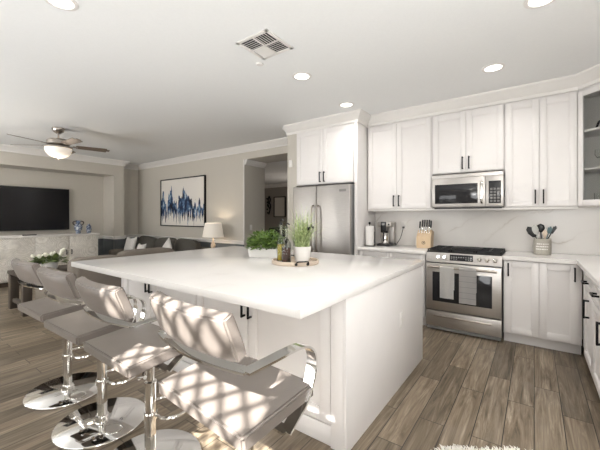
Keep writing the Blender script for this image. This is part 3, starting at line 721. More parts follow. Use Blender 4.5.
# ================================================================ bar stools
def make_stool(ZT):
    # ZT: height of the seat's top at its middle
    t = thing('bar_stool', '', 'bar stool', (0, 0, 0), 0, 'bar stools along the island')
    XC = .035; YC = -.085; sw, sd, stk = .485, .325, .052
    b = new(); lathe(b, [(0, 0), (.255, 0), (.262, .004), (.262, .011), (.257, .016), (.0, .016)], 64); obj('base_plate', b, 'chrome', t, 50)
    b = new(); lathe(b, [(0, .017), (.029, .017), (.029, .43), (.031, .432), (.031, .442), (.019, .446), (.019, ZT - .075), (0, ZT - .075)], 24); ps = obj('post', b, 'chrome', t)
    b = new(); lathe(b, [(0, .0165), (.042, .0165), (.042, .038), (.036, .05), (.029, .052), (0, .052)], 28); obj('collar', b, 'chrome', ps)
    b = new(); fr = [(.0, .02, .26), (-.085, .03, .26), (-.12, .10, .258), (-.09, .165, .256), (0, .19, .256), (.09, .165, .256), (.12, .10, .258), (.085, .03, .26)]
    tube(b, catmull(fr, 5, True), .0075, 8, (0, 0, 1), True)
    lathe(b, [(.0295, .245), (.036, .245), (.036, .275), (.0295, .275)], 20); obj('footrest', b, 'chrome', t)
    b = new(); box(b, -.09, .09, -.13, .06, ZT - .086, ZT - .073, .003); lathe(b, [(0, ZT - .12), (.035, ZT - .12), (.05, ZT - .085), (0, ZT - .085)], 20); obj('seat_mount', b, 'blackpl', t)
    b = new(); tube(b, [(.03, -.02, ZT - .10), (.10, -.07, ZT - .105), (.155, -.12, ZT - .13)], .006, 8); lathe(b, [(0, -.03), (.009, -.03), (.009, .03), (0, .03)], 10, Matrix.Translation((.165, -.13, ZT - .135)) @ Matrix.Rotation(R(70), 4, 'Y')); obj('height_lever', b, 'chrome', t)
    TS = Matrix.Translation((XC, YC, ZT - stk / 2)) @ Matrix.Rotation(R(5), 4, 'X')
    b = new(); tt = bmesh.new(); bmesh.ops.create_cube(tt, size=1)
    for v in tt.verts: v.co = Vector((v.co.x * sw, v.co.y * sd, v.co.z * stk))
    bmesh.ops.bevel(tt, geom=tt.edges[:], offset=.009, segments=3, affect='EDGES')
    merge(b, tt, TS); st = obj('seat', b, 'leather', t)
    b = new(); pth = [(-sw / 2 + .003, -sd / 2 + .003, 0), (sw / 2 - .003, -sd / 2 + .003, 0), (sw / 2 - .003, sd / 2 - .003, 0), (-sw / 2 + .003, sd / 2 - .003, 0)]
    P = []
    for i in range(4):
        a, c = Vector(pth[i]), Vector(pth[(i + 1) % 4])
        for k in range(6): P.append(TS @ (a.lerp(c, k / 6) + Vector((0, 0, stk / 2 - .0055))))
    tube(b, P, .003, 6, (0, 0, 1), True)
    obj('piping', b, 'leather', st)
    # backrest: padded band, gently curved, leaning back
    b = new(); tt = bmesh.new(); nx, nz = 16, 6; th = .058; bw = .44
    YR = YC - sd / 2
    def bp(u, v, s):
        x = XC - .018 + (u - .5) * bw; y = YR + .008 + .03 * (2 * u - 1) ** 2 - .055 * v; z = ZT + .180 + .138 * v
        n = Vector((-.12 * (2 * u - 1), 1, .42)).normalized(); e = min(1, min(u, 1 - u) * 14, min(v, 1 - v) * 7)
        k = .5 * th * (.72 + .28 * math.sqrt(max(0, 1 - (1 - e) ** 2)))
        return Vector((x, y, z)) + n * (s * k)
    G = {}
    for s in (-1, 1):
        for i in range(nx + 1):
            for j in range(nz + 1): G[s, i, j] = tt.verts.new(bp(i / nx, j / nz, s))
    for s in (-1, 1):
        for i in range(nx):
            for j in range(nz): tt.faces.new((G[s, i, j], G[s, i + 1, j], G[s, i + 1, j + 1], G[s, i, j + 1]))
    for i in range(nx):
        for j in (0, nz): tt.faces.new((G[-1, i, j], G[-1, i + 1, j], G[1, i + 1, j], G[1, i, j]))
    for j in range(nz):
        for i in (0, nx): tt.faces.new((G[-1, i, j], G[-1, i, j + 1], G[1, i, j + 1], G[1, i, j]))
    bmesh.ops.recalc_face_normals(tt, faces=tt.faces)
    ed = [e for e in tt.edges if len(e.link_faces) == 2 and e.calc_face_angle() > R(50)]
    bmesh.ops.bevel(tt, geom=ed, offset=.006, segments=2, affect='EDGES')
    merge(b, tt); obj('backrest', b, 'leather', t, 50)
    # chrome flat band: rail under the backrest, running on as the two arms
    zr = ZT + .155; xa = .242
    b = new(); rail = [(XC - .014 + q * xa, YR + .03 - .033 * (1 - abs(q) ** 2), zr - .002 * (1 - abs(q))) for q in (-1, -.78, -.4, 0, .4, .78, 1)]
    sweep(b, catmull(rail, 4), rect(.042, .007)); obj('back_rail', b, 'chrome', t)
    for s in (-1, 1):
        x = XC - .014 + s * xa
        path = catmull([(x, YR + .02, zr), (x, YR + .12, zr + .002), (x, YR + .24, zr + .004), (x, YR + .30, zr - .012), (x, YR + .328, zr - .055), (x, YR + .318, zr - .12), (x, YR + .28, zr - .19), (x, YR + .225, zr - .23), (x, YR + .19, zr - .255)], 6)
        b = new(); sweep(b, path, rect(.0075, .042), (1, 0, 0)); obj('arm', b, 'chrome', t)
        b = new(); sweep(b, [(x, YR + .195, zr - .254), (XC + s * .16, YR + .18, ZT - .086), (XC + s * .05, YR + .17, ZT - .079)], rect(.04, .008)); obj('arm_bracket', b, 'chrome', t)
    return t
st = [(-.907, .89, -4, 'taupe leather bar stool nearest the camera with lattice sunlight on its seat'),
      (-1.66, .925, -1, 'taupe leather bar stool second nearest the camera along the island'),
      (-2.25, .93, 1, 'taupe leather bar stool third from the camera along the island'),
      (-2.87, .945, 1, 'taupe leather bar stool farthest from the camera by the sofa')]
stool = make_stool(.725); at(stool, (st[0][0], st[0][1], 0), R(st[0][2])); stool['label'] = st[0][3]
stool = make_stool(.695)
for i, (x, y, a, lb) in enumerate(st[1:]):
    if i == 0: at(stool, (x, y, 0), R(a)); stool['label'] = lb
    else: copytree(stool, lb, (x, y, 0), R(a))

# ================================================================ on the island
IZ = .9125
def leafy(bm, base, n, spread, seed, lo, hi, size):
    r2 = random.Random(seed)
    for i in range(n):
        a = r2.uniform(0, 2 * PI); rr = math.sqrt(r2.random()); z = lo + (hi - lo) * (r2.random() ** .6) * math.sqrt(max(0.04, 1 - rr * rr * .8))
        p = Vector((spread[0] * rr * math.cos(a), spread[1] * rr * math.sin(a), z)) + Vector(base)
        d = Vector((math.cos(a) * rr * 1.2 + r2.uniform(-.5, .5), math.sin(a) * rr * 1.2 + r2.uniform(-.5, .5), r2.uniform(-.25, .8))).normalized()
        s = d.cross(Vector((r2.uniform(-.3, .3), r2.uniform(-.3, .3), 1)))
        s = s.normalized() if s.length > 1e-4 else Vector((1, 0, 0)); u = s.cross(d).normalized(); l = size * r2.uniform(.7, 1.25); wv = l * .40
        vs = [bm.verts.new(p), bm.verts.new(p + d * l * .45 + s * wv - u * .003), bm.verts.new(p + d * l - u * l * .15), bm.verts.new(p + d * l * .45 - s * wv - u * .003), bm.verts.new(p + d * l * .5 + u * l * .08)]
        for q in ((0, 1, 4), (1, 2, 4), (2, 3, 4), (3, 0, 4)): bm.faces.new([vs[k] for k in q])
t = thing('potted_plant', 'bushy green plant in a white rectangular planter on the island', 'plant', (-2.20, 2.44, IZ), R(9))
b = new(); tt = bmesh.new(); bmesh.ops.create_cube(tt, size=1)
for v in tt.verts:
    k = 1.0 if v.co.z > 0 else .93
    v.co = Vector((v.co.x * .35 * k, v.co.y * .14 * k, .046 + v.co.z * .092))
top = max(tt.faces, key=lambda f: f.calc_center_median().z)
bmesh.ops.inset_region(tt, faces=[top], thickness=.012); bmesh.ops.translate(tt, verts=top.verts[:], vec=(0, 0, -.02)); merge(b, tt); obj('planter', b, 'white', t)
b = new(); box(b, -.16, .16, -.055, .055, .062, .078); obj('soil', b, 'darkwood', t)
b = new(); leafy(b, (0, 0, 0), 760, (.195, .14), 3, .07, .27, .042); obj('foliage', b, 'leaf', t, 80)
b = new(); r2 = random.Random(5)
for i in range(26): a = r2.uniform(0, 6.28); cyl(b, (r2.uniform(-.12, .12), r2.uniform(-.04, .04), .07), (.17 * math.cos(a), .09 * math.sin(a), .18), .0018, 5)
obj('stems', b, 'tulipleaf', t)
# tray
tx, ty = -1.70, 2.27
t = thing('serving_tray', 'round limewashed wooden tray with black handles on the island', 'tray', (tx, ty, IZ), R(20))
b = new(); lathe(b, [(0, 0), (.20, 0), (.206, .006), (.206, .030), (.203, .034), (.197, .034), (.194, .030), (.194, .014), (0, .014)], 48); obj('tray_body', b, 'tray', t)
for ang in (-58, 122):
    b = new(); mt = Matrix.Rotation(R(ang), 4, 'Z')
    tube(b, [mt @ Vector(p) for p in catmull([(.207, -.05, .018), (.225, -.05, .018), (.229, -.046, .040), (.229, 0, .042), (.229, .046, .040), (.225, .05, .018), (.207, .05, .018)], 4)], .0058, 8)
    for s in (-1, 1): lathe(b, [(0, 0), (.012, 0), (.012, .005), (0, .006)], 12, mt @ Matrix.Translation((.2065, s * .05, .018)) @ Matrix.Rotation(R(90), 4, 'Y'))
    obj('handle', b, 'black', t, label='black metal handle')
TZ = IZ + .0145
def bottle(label, x, y, liq, sx, h, fill):
    t = thing('oil_bottle', label, 'bottle', (x, y, TZ), 0, 'oil bottles on the tray')
    r_ = sx; pr = [(0, 0), (r_ - .003, 0), (r_, .004), (r_, h * .46), (r_ * .9, h * .53), (.014, h * .66), (.0115, h * .7), (.0115, h * .93), (.014, h * .935), (.014, h * .955), (.010, h * .955), (.0095, h * .7), (r_ * .86, h * .525), (r_ - .003, h * .455), (r_ - .003, .006), (0, .006)]
    b = new(); lathe(b, pr, 28); obj('bottle_glass', b, 'bglass', t)
    b = new(); lathe(b, [(0, .0075), (r_ - .0045, .0075), (r_ - .0045, fill), (0, fill)], 28); obj('contents', b, liq, t)
    b = new(); lathe(b, [(0, h * .93), (.009, h * .93), (.009, h * .957), (.016, h * .958), (.016, h * .985), (.007, h * .99), (0, h * .99)], 16)
    tube(b, catmull([(0, 0, h * .985), (0, 0, h * 1.05), (.02, -.01, h * 1.09), (.05, -.02, h * 1.05)], 5), .0055, 8, (0, 1, 0)); obj('pour_spout', b, 'blackpl', t)
bottle('tall glass bottle of golden oil leftmost on the wooden tray', -1.835, 2.235, 'oil', .036, .34, .15)
bottle('glass bottle of dark vinegar beside the white pot on the wooden tray', -1.745, 2.20, 'vinegar', .042, .31, .125)
t = thing('potted_grass', 'variegated ornamental grass in a round white pot on the tray', 'plant', (-1.665, 2.325, TZ))
b = new(); lathe(b, [(0, 0), (.058, 0), (.064, .006), (.079, .125), (.080, .132), (.074, .132), (.072, .122), (.06, .012), (0, .012)], 36); obj('pot', b, 'white', t)
b = new(); lathe(b, [(0, .10), (.068, .10), (.068, .112), (0, .116)], 24); obj('soil', b, 'darkwood', t)
b = new(); r2 = random.Random(11)
for i in range(210):
    a = r2.uniform(0, 2 * PI); out = r2.uniform(.03, .36) ; hh = r2.uniform(.23, .44) * (1 - out * 1.2); w0 = r2.uniform(.002, .0042); x0, y0 = r2.uniform(-.05, .05), r2.uniform(-.05, .05)
    d = Vector((math.cos(a), math.sin(a), 0)); s = Vector((-math.sin(a), math.cos(a), 0)); prev = None; droop = r2.uniform(0, .12) if out > .12 else 0
    for k in range(7):
        u = k / 6; p = Vector((x0, y0, .113)) + d * (out * u ** 1.6) + Vector((0, 0, hh * (1 - (1 - u) ** 1.4) - droop * u ** 3)); wv = w0 * (1 - u ** 2) + .0004
        cur = (b.verts.new(p - s * wv), b.verts.new(p + s * wv))
        if prev: b.faces.new((prev[0], prev[1], cur[1], cur[0]))
        prev = cur
obj('grass_blades', b, 'grass', t, 80)
b = new(); r2 = random.Random(2)
for i in range(9):
    x = .0 + i * .013; y = r2.uniform(-.02, .02); z = .30 + r2.uniform(-.02, .015); cyl(b, (x * .3, y * .3, .113), (x, y, z), .0012, 5)
    lathe(b, [(0, -.012), (.007, -.008), (.009, 0), (.006, .01), (0, .013)], 8, Matrix.Translation((x, y, z)))
obj('seed_heads', b, 'blackpl', t)

# ================================================================ on the worktops
WZ = CT1 + .0005
t = thing('paper_towel_holder', 'black wire holder with a white paper towel roll left of the coffee maker', 'paper towels', (-1.853, 4.20, WZ))
b = new(); lathe(b, [(0, 0), (.073, 0), (.075, .004), (.073, .009), (0, .009)], 32); cyl(b, (0, 0, .008), (0, 0, .31), .006, 10); lathe(b, [(0, .305), (.013, .308), (.015, .32), (.012, .333), (0, .337)], 14)
tube(b, catmull([(.066, .02, .005), (.066, .02, .12), (.065, .02, .2)], 4), .004, 6, (0, 1, 0)); obj('stand', b, 'black', t)
b = new(); lathe(b, [(.018, .011), (.055, .011), (.057, .014), (.057, .278), (.055, .281), (.018, .281), (.018, .011)], 36); obj('paper_roll', b, 'paper', t)
t = thing('coffee_maker', 'stainless coffee maker with a black front and thermal carafe', 'coffee maker', (-1.70, 4.44, WZ))
b = new(); box(b, -.095, .095, -.13, .13, 0, .03, .008); obj('base', b, 'blackpl', t)
b = new(); box(b, -.095, .095, .02, .13, .03, .335, .01); tw = obj('tower', b, 'steel', t)
b = new(); box(b, -.095, .095, -.10, .0195, .265, .335, .01); obj('brew_head', b, 'steel', t)
b = new(); box(b, -.045, .03, -.112, -.1005, .19, .337, .006); pn = obj('front_panel', b, 'blackpl', t)
b = new(); box(b, -.03, .016, -.1145, -.111, .29, .32, .001); obj('display', b, 'greydisplay', pn)
b = new(); lathe(b, [(0, .031), (.052, .031), (.056, .05), (.058, .12), (.05, .17), (.04, .182), (0, .182)], 28, Matrix.Translation((-.008, -.05, 0))); cr = obj('carafe', b, 'chrome', t)
b = new(); lathe(b, [(0, .182), (.042, .182), (.04, .205), (.02, .215), (0, .215)], 24, Matrix.Translation((-.008, -.05, 0))); obj('lid', b, 'blackpl', cr)
b = new(); tube(b, catmull([(-.01, -.105, .19), (0.01, -.15, .185), (.015, -.155, .12), (.0, -.112, .07)], 5), .010, 8, (1, 0, 0)); obj('handle', b, 'blackpl', cr)
b = new(); cyl(b, (.07, -.1, .30), (.07, -.112, .30), .012, 14); obj('dial', b, 'blackpl', t)
t = thing('wall_outlet', 'white outlet plate on the backsplash behind the coffee counter', 'outlet', (-1.50, YB - .0165, 1.195)); outlet(t)
b = new(); box(b, -1.513, -1.487, 4.545, 4.576, 1.158, 1.184, .004)
tube(b, catmull([(-1.50, 4.55, 1.165), (-1.505, 4.53, 1.11), (-1.53, 4.52, 1.02), (-1.57, 4.51, .95), (-1.585, 4.505, .924), (-1.598, 4.50, .921)], 8), .0048, 8)
o = obj('power_cord', b, 'cord'); tag(o, 'dark power cord looping from backsplash outlet to the coffee maker', 'cord')
# knife block
kx, ky = -1.165, 4.40
t = thing('knife_block', 'light maple knife block filled with black-handled knives', 'knife block', (kx, ky, WZ))
b = new(); pf = [(-.065, 0), (.07, 0), (.105, .215), (.015, .235), (-.065, .15)]
v0 = [b.verts.new((-.09, y, z)) for y, z in pf]; v1 = [b.verts.new((.09, y, z)) for y, z in pf]; b.faces.new(v0); b.faces.new(v1[::-1])
for i in range(5): b.faces.new((v0[i], v0[(i + 1) % 5], v1[(i + 1) % 5], v1[i]))
bmesh.ops.recalc_face_normals(b, faces=b.faces); bmesh.ops.bevel(b, geom=b.edges[:], offset=.004, segments=2, affect='EDGES'); bd = obj('block', b, 'woodlt', t)
b = new(); lathe(b, [(.017, 0), (.022, 0), (.022, .002), (.017, .002), (.017, 0)], 24, Matrix.Translation((0, -.0655, .07)) @ Matrix.Rotation(R(90), 4, 'X')); lathe(b, [(0, 0), (.008, 0), (.008, .002), (0, .002)], 6, Matrix.Translation((0, -.0655, .07)) @ Matrix.Rotation(R(90), 4, 'X')); obj('emblem', b, 'darkwood', bd, label='dark round emblem')
kn = [(-.068, .01, .115), (-.04, .03, .13), (-.012, .03, .13), (.016, .03, .125), (.044, .03, .12), (.07, .02, .115)]
first = None
pos = ['first from left', 'second from left', 'third from left', 'fourth from left', 'fifth from left', 'rightmost']
for i, (x, y, hl) in enumerate(kn):
    lb = 'black-handled knife standing in the maple block, ' + pos[i]
    z = .15 + (y + .065) * 1.06 + .004
    loc = (kx + x, ky + y, WZ + z)
    if first is None:
        k = thing('knife', lb, 'knife', loc, 0, 'knives in the maple block'); mt = Matrix.Rotation(R(-14), 4, 'X')
        b = new(); box(b, -.008, .008, -.012, .012, 0, .018, .002, 2, mt); obj('bolster', b, 'chrome', k)
        b = new(); box(b, -.0085, .0085, -.013, .013, .018, .115, .005, 3, mt); obj('grip', b, 'blackpl', k)
        first = k
    else: copytree(first, lb, loc, 0)
for i, x in enumerate((-.06, -.03, 0, .03, .06)):
    z = .15 + (-.03 + .065) * 1.06
    b = new(); box(b, -.006, .006, -.009, .009, .002, .07, .003, 2, Matrix.Rotation(R(-14), 4, 'X')); o = obj('steak_knife', b, 'chrome'); o.location = (kx + x, ky - .03, WZ + z + .003); tag(o, 'silver steak knife in the front row of the maple block, ' + ['first from left', 'second from left', 'middle one', 'fourth from left', 'rightmost'][i], 'knife', 'steak knives in the maple block')
# utensil crock
ux, uy = .072, 4.38
t = thing('utensil_crock', 'grey stoneware crock of cooking utensils on the right worktop', 'crock', (ux, uy, WZ))
b = new(); lathe(b, [(0, 0), (.074, 0), (.078, .004), (.08, .08), (.078, .165), (.08, .172), (.074, .172), (.072, .165), (.072, .01), (0, .01)], 36); obj('pot', b, 'crock', t)
b = new(); r2 = random.Random(8)
for r_ in range(3):
    for k in range(6):
        a = R(-130 + k * 14 + r_ * 3); ln = r2.uniform(.006, .011)
        box(b, -ln, ln, -.0012, .001, -.006, .006, .0008, 1, Matrix.Translation((.0795 * math.cos(a), .0795 * math.sin(a), .06 + r_ * .028)) @ Matrix.Rotation(a + PI / 2, 4, 'Z'))
obj('raised_pattern', b, 'white', t, label='white raised pattern')
def utensil(label, lean, rot, base, build):
    o = build(); tag(o, label, 'utensil', 'utensils in the crock'); o.location = (ux + base[0], uy + base[1], WZ + .018)
    o.rotation_euler = (0, R(lean), R(rot)); return o
def spat(m, w, hh, z0, name):
    def f():
        b = new(); cyl(b, (0, 0, .0), (0, 0, z0 + .01), .0055, 8)
        tt = bmesh.new(); bmesh.ops.create_cube(tt, size=1)
        for v in tt.verts: v.co = Vector((v.co.x * w * (1 if v.co.z > 0 else .7), v.co.y * .008, z0 + hh / 2 + v.co.z * hh))
        bmesh.ops.bevel(tt, geom=[e for e in tt.edges if abs((e.verts[0].co - e.verts[1].co).y) > .005], offset=w * .3, segments=4, affect='EDGES'); merge(b, tt)
        return obj(name, b, m)
    return f
def spoon(m, w, hh, z0, name):
    def f():
        b = new(); cyl(b, (0, 0, 0), (0, 0, z0 + .01), .0055, 8); lathe(b, [(0, -hh / 2), (w * .32, -hh * .38), (w * .5, 0), (w * .4, hh * .33), (0, hh / 2)], 16, Matrix.Translation((0, 0, z0 + hh / 2)), 1, .22); return obj(name, b, m)
    return f
utensil('black slotted turner leaning far left out of the crock', -33, 0, (.050, -.028), spoon('blackpl', .075, .14, .195, 'slotted_turner'))
utensil('pale grey spoon standing left in the crock', -14, 0, (.0, -.045), spoon('silicone', .062, .11, .20, 'serving_spoon'))
utensil('black ladle with round bowl at the back of the crock', -2, 0, (-.005, .04), spoon('blackpl', .075, .10, .215, 'ladle'))
utensil('tan wooden spoon between the black utensils in the crock', 2, 0, (.014, -.035), spoon('tray', .045, .08, .17, 'wooden_spoon'))
utensil('dark teal spatula right of centre in the crock', 16, 0, (-.008, .005), spat('teal', .045, .09, .205, 'spatula'))
utensil('black narrow spatula leaning right out of the crock', 27, 0, (-.03, .022), spat('blackpl', .036, .10, .225, 'spatula'))

# ================================================================ living room
# television in the niche
t = thing('television', 'large flat black television on the niche wall above the white console', 'television', (-9.0, 2.16, 1.02), R(90))
b = new(); box(b, -.83, .83, -.02, .03, 0, .955, .006); obj('casing', b, 'blackpl', t)
b = new(); box(b, -.818, .818, -.0235, -.019, .018, .942); obj('screen', b, 'screen', t)
b = new(); box(b, -.3, .3, .03, .078, .2, .6); obj('wall_mount', b, 'black', t)
# console
cx0 = -8.42; CL = 2.3
t = thing('media_console', 'long whitewashed carved console under the television', 'console', (-7.97, 3.22, 0), R(90))
# local: x runs along +Y, from -CL to 0; y from 0 (front, toward +X) to depth
b = new(); box(b, -CL, 0, .02, .46, .09, .915, .004); obj('body', b, 'carved', t)
b = new(); box(b, -CL - .02, .02, -.02, .48, .915, .95, .006); obj('top', b, 'trim', t)
b = new(); box(b, -CL + .03, -.03, .05, .44, 0, .09); obj('plinth', b, 'darkwood', t)
for k in range(4):
    x1 = -k * CL / 4 - .012; x0 = -(k + 1) * CL / 4 + .012
    b = new(); box(b, x0, x1, .0, .0195, .11, .90, .004); d = obj('door', b, 'carved', t)
    hx = x0 + .035 if k % 2 == 0 else x1 - .035
    b = new(); pull(b, hx, .58, .10, True, 0.0); obj('handle', b, 'black', d, label='black bar handle')
LZ = .9505
t = thing('ginger_jar', 'large blue and white handled porcelain vase on the console beside the television', 'vase', (-8.2, 2.9, LZ), R(60))
b = new(); lathe(b, [(0, 0), (.046, 0), (.05, .014), (.04, .035), (.074, .10), (.080, .15), (.062, .20), (.038, .228), (.042, .255), (.058, .285), (.05, .29), (.03, .275), (0, .27)], 28); obj('body', b, 'porc', t)
for s in (-1, 1):
    b = new(); tube(b, catmull([(s * .065, 0, .195), (s * .092, 0, .21), (s * .095, 0, .255), (s * .05, 0, .272)], 5), .012, 8, (0, 1, 0)); obj('handle', b, 'darkwood', t)
t = thing('small_vase', 'small painted porcelain vase right of the larger one on the console', 'vase', (-8.2, 3.11, LZ))
b = new(); lathe(b, [(0, 0), (.036, 0), (.04, .01), (.05, .05), (.055, .12), (.045, .165), (.028, .18), (.035, .21), (.03, .212), (0, .19)], 24); obj('body', b, 'porc', t)
b = new(); box(b, -.03, .03, -.11, .11, 0, .02, .005); o = obj('remote_control', b, 'blackpl'); at(o, (-8.1, 2.02, LZ), R(12)); tag(o, 'black remote control lying on the console below the television', 'remote')
# framed painting
t = thing('framed_painting', 'framed abstract painting of blue strokes on white above the sofa', 'painting', (-6.815, YB - .002, 1.672))
b = new(); box(b, -.862, .862, -.034, -.004, -.558, .558); obj('canvas', b, 'canvas', t)
b = new()
for (a, c, e, f) in ((-.885, -.865, -.582, .582), (.865, .885, -.582, .582), (-.885, .885, .562, .582), (-.885, .885, -.582, -.562)): box(b, a, c, -.05, 0, e, f, .002)
obj('frame', b, 'black', t, label='thin black frame')
# ceiling fan
fx, fy = -6.16, 1.90
t = thing('ceiling_fan', 'brushed nickel ceiling fan with dark blades and a lit bowl', 'ceiling fan', (fx, fy, CE))
b = new(); lathe(b, [(0, 0), (.085, 0), (.088, -.015), (.07, -.06), (.03, -.09), (0, -.09)], 32); obj('canopy', b, 'nickel', t)
b = new(); cyl(b, (0, 0, -.185), (0, 0, -.08), .0125, 12); obj('downrod', b, 'nickel', t)
b = new(); lathe(b, [(0, -.16), (.05, -.165), (.13, -.185), (.155, -.21), (.155, -.262), (.13, -.29), (.10, -.30), (0, -.30)], 36); obj('motor_housing', b, 'nickel', t)
b = new(); lathe(b, [(.1, -.301), (.185, -.301), (.19, -.315), (.19, -.325), (.1, -.325)], 36); obj('light_rim', b, 'nickel', t)
b = new(); lathe(b, [(0, -.326), (.182, -.326), (.182, -.35), (.165, -.40), (.125, -.445), (.06, -.47), (0, -.475)], 36); obj('glass_bowl', b, 'lampglass', t)
b = new(); lathe(b, [(0, -.474), (.015, -.476), (.02, -.487), (.01, -.497), (0, -.498)], 12); obj('finial', b, 'nickel', t)
for k in range(5):
    a = R(3 + 72 * k); mt = Matrix.Rotation(a, 4, 'Z')
    b = new(); tt = bmesh.new(); bmesh.ops.create_cube(tt, size=1)
    for v in tt.verts:
        ox = v.co.x > 0; v.co = Vector((.45 + v.co.x * .52, v.co.y * (.15 if ox else .115), v.co.z * .008))
    bmesh.ops.bevel(tt, geom=[e for e in tt.edges if abs((e.verts[0].co - e.verts[1].co).z) > .004], offset=.045, segments=5, affect='EDGES')
    merge(b, tt, Matrix.Translation((0, 0, -.275)) @ mt @ Matrix.Rotation(R(-12), 4, 'X')); bl = obj('blade', b, 'blade', t)
    b = new(); box(b, .13, .26, -.02, .02, -.006, .0, .002, 2, Matrix.Translation((0, 0, -.281)) @ mt @ Matrix.Rotation(R(-12), 4, 'X')); obj('blade_arm', b, 'nickel', bl)
pl = bpy.data.lights.new('fan_bulb', 'POINT'); pl.energy = 8; pl.shadow_soft_size = .12; pl.color = (1, .86, .7)
po = bpy.data.objects.new('fan_bulb', pl); C.objects.link(po); po.location = (fx, fy, CE - .58)
# sofa with its back to the island
def sofa_back_to_island():
    t = thing('sofa', 'taupe sofa with its back turned to the island', 'sofa', (-4.47, 2.15, 0), R(90))
    # local x along +Y, local y toward -X
    b = new(); box(b, -.58, .78, .10, .90, .06, .40, .03, 3); obj('base', b, 'sofa', t)
    b = new(); box(b, -.58, .78, .0, .20, .06, .755, .03, 4); obj('backrest', b, 'sofa', t)
    for s in (-1, 1):
        b = new(); box(b, (.88 if s > 0 else -.66) - .10, (.88 if s > 0 else -.66) + .10, .02, .92, .06, .64, .06, 4); obj('arm', b, 'sofa', t)
    for s in (-1, 1):
        b = new(); cushion(b, .80 if s > 0 else .60, .26, .42, Matrix.Translation((.38 if s > 0 else -.30, .17, .615 + (.025 if s > 0 else -.02))), 7, .06); obj('back_cushion', b, 'sofa', t)
        b = new(); cushion(b, .78 if s > 0 else .56, .62, .2, Matrix.Translation((.38 if s > 0 else -.29, .60, .46)), 5, .2); obj('seat_cushion', b, 'sofa', t)
    for x in (-.5, .7):
        for y in (.12, .82): b = new(); box(b, x - .03, x + .03, y - .03, y + .03, 0, .07); obj('foot', b, 'darkwood', t)
sofa_back_to_island()
def sofa_wall():
    x0, x1 = -8.46, -5.60; W = x1 - x0; cx = (x0 + x1) / 2
    t = thing('sofa', 'long taupe sofa standing along the wall below the painting', 'sofa', (cx, 3.62, 0))
    h = W / 2
    b = new(); box(b, -h + .2, h - .2, .02, .90, .06, .28, .03, 3); obj('base', b, 'sofa', t)
    b = new(); box(b, -h + .1, h - .1, .72, .93, .06, .66, .05, 4); obj('backrest', b, 'sofadk', t)
    for s in (-1, 1): b = new(); box(b, s * (h - .11) - .1, s * (h - .11) + .1, .0, .92, .06, .52, .06, 4); obj('arm', b, 'sofa', t)
    n = 3; cw = (W - .44) / n
    for i in range(n):
        x = -h + .22 + cw * (i + .5)
        b = new(); cushion(b, cw * .98, .24, .44, Matrix.Translation((x, .68, .61)) @ Matrix.Rotation(R(-10), 4, 'X') @ Matrix.Rotation(R((4, -3, 2)[i]), 4, 'Y'), 4.0, .10); obj('back_cushion', b, 'sofadk', t)
        b = new(); cushion(b, cw * .99, .56, .17, Matrix.Translation((x, .29, .34)), 5, .2); obj('seat_cushion', b, 'sofa', t)
    for x in (-h + .1, h - .1):
        for y in (.06, .86): b = new(); box(b, x - .03, x + .03, y - .03, y + .03, 0, .07); obj('foot', b, 'darkwood', t)
sofa_wall()
def throw(x, y, z, s, rz, tilt, m, label, roll=0):
    b = new(); tt = bmesh.new(); bmesh.ops.create_grid(tt, x_segments=14, y_segments=14, size=.5)
    top = {}
    for v in tt.verts:
        u, w2 = v.co.x * 2, v.co.y * 2
        v.co.z = .15 * (max(0, (1 - u ** 4) * (1 - w2 ** 4))) ** .6
        k = 1 - .32 * (1 - abs(u)) * abs(w2) ** 4 * (1 if w2 > 0 else .3); k2 = 1 - .10 * (1 - abs(w2) ** 2) * abs(u) ** 4
        v.co.x *= k2; v.co.y *= k
    g2 = tt.copy()
    for v in g2.verts: v.co.z *= -1
    for f in g2.faces: f.normal_flip()
    me = bpy.data.meshes.new('q'); g2.to_mesh(me); g2.free(); tt.from_mesh(me); bpy.data.meshes.remove(me)
    bmesh.ops.remove_doubles(tt, verts=tt.verts, dist=.0005); bmesh.ops.recalc_face_normals(tt, faces=tt.faces)
    merge(b, tt, Matrix.Scale(s, 4)); o = obj('throw_pillow', b, m, sharp=70); o.location = (x, y, z)
    o.rotation_euler = (Matrix.Rotation(R(rz), 3, 'Z') @ Matrix.Rotation(R(tilt), 3, 'X') @ Matrix.Rotation(R(roll), 3, 'Z')).to_euler()
    tag(o, label, 'pillow', 'throw pillows on the sofas'); return o
throw(-7.99, 3.94, .64, .40, 6, 76, 'pillow', 'pale grey throw pillow with two peaked corners at the left end of the wall sofa')
throw(-7.28, 3.82, .57, .30, 2, 70, 'pillow', 'small white throw pillow standing low in the middle of the wall sofa')
throw(-6.42, 3.95, .66, .32, -8, 78, 'pillow', 'pale grey throw pillow standing on its corner right on the wall sofa', 45)
# side table and lamp by the wall
t = thing('side_table', 'dark square side table under the table lamp by the wall', 'table', (-5.30, 4.28, 0))
b = new(); box(b, -.26, .26, -.26, .26, .60, .635, .004); obj('tabletop', b, 'darkwood', t)
for x in (-.22, .22):
    for y in (-.22, .22): b = new(); box(b, x - .02, x + .02, y - .02, y + .02, 0, .60, .003); obj('leg', b, 'darkwood', t)
b = new(); box(b, -.22, .22, -.22, .22, .18, .20); obj('shelf', b, 'darkwood', t)
t = thing('table_lamp', 'table lamp with a white tapered shade on the side table', 'lamp', (-5.30, 4.28, .6355))
b = new(); lathe(b, [(0, 0), (.09, 0), (.092, .012), (.075, .02), (.03, .035), (.045, .07), (.05, .11), (.03, .16), (.014, .19), (.012, .30), (0, .30)], 28); obj('base', b, 'tray', t)
b = new(); lathe(b, [(.215, .275), (.165, .56), (.162, .56), (.212, .275), (.215, .275)], 40); obj('lamp_shade', b, 'shade', t)
b = new(); lathe(b, [(0, .30), (.018, .31), (.032, .36), (.028, .40), (0, .42)], 14); obj('bulb', b, 'lampglass', t)
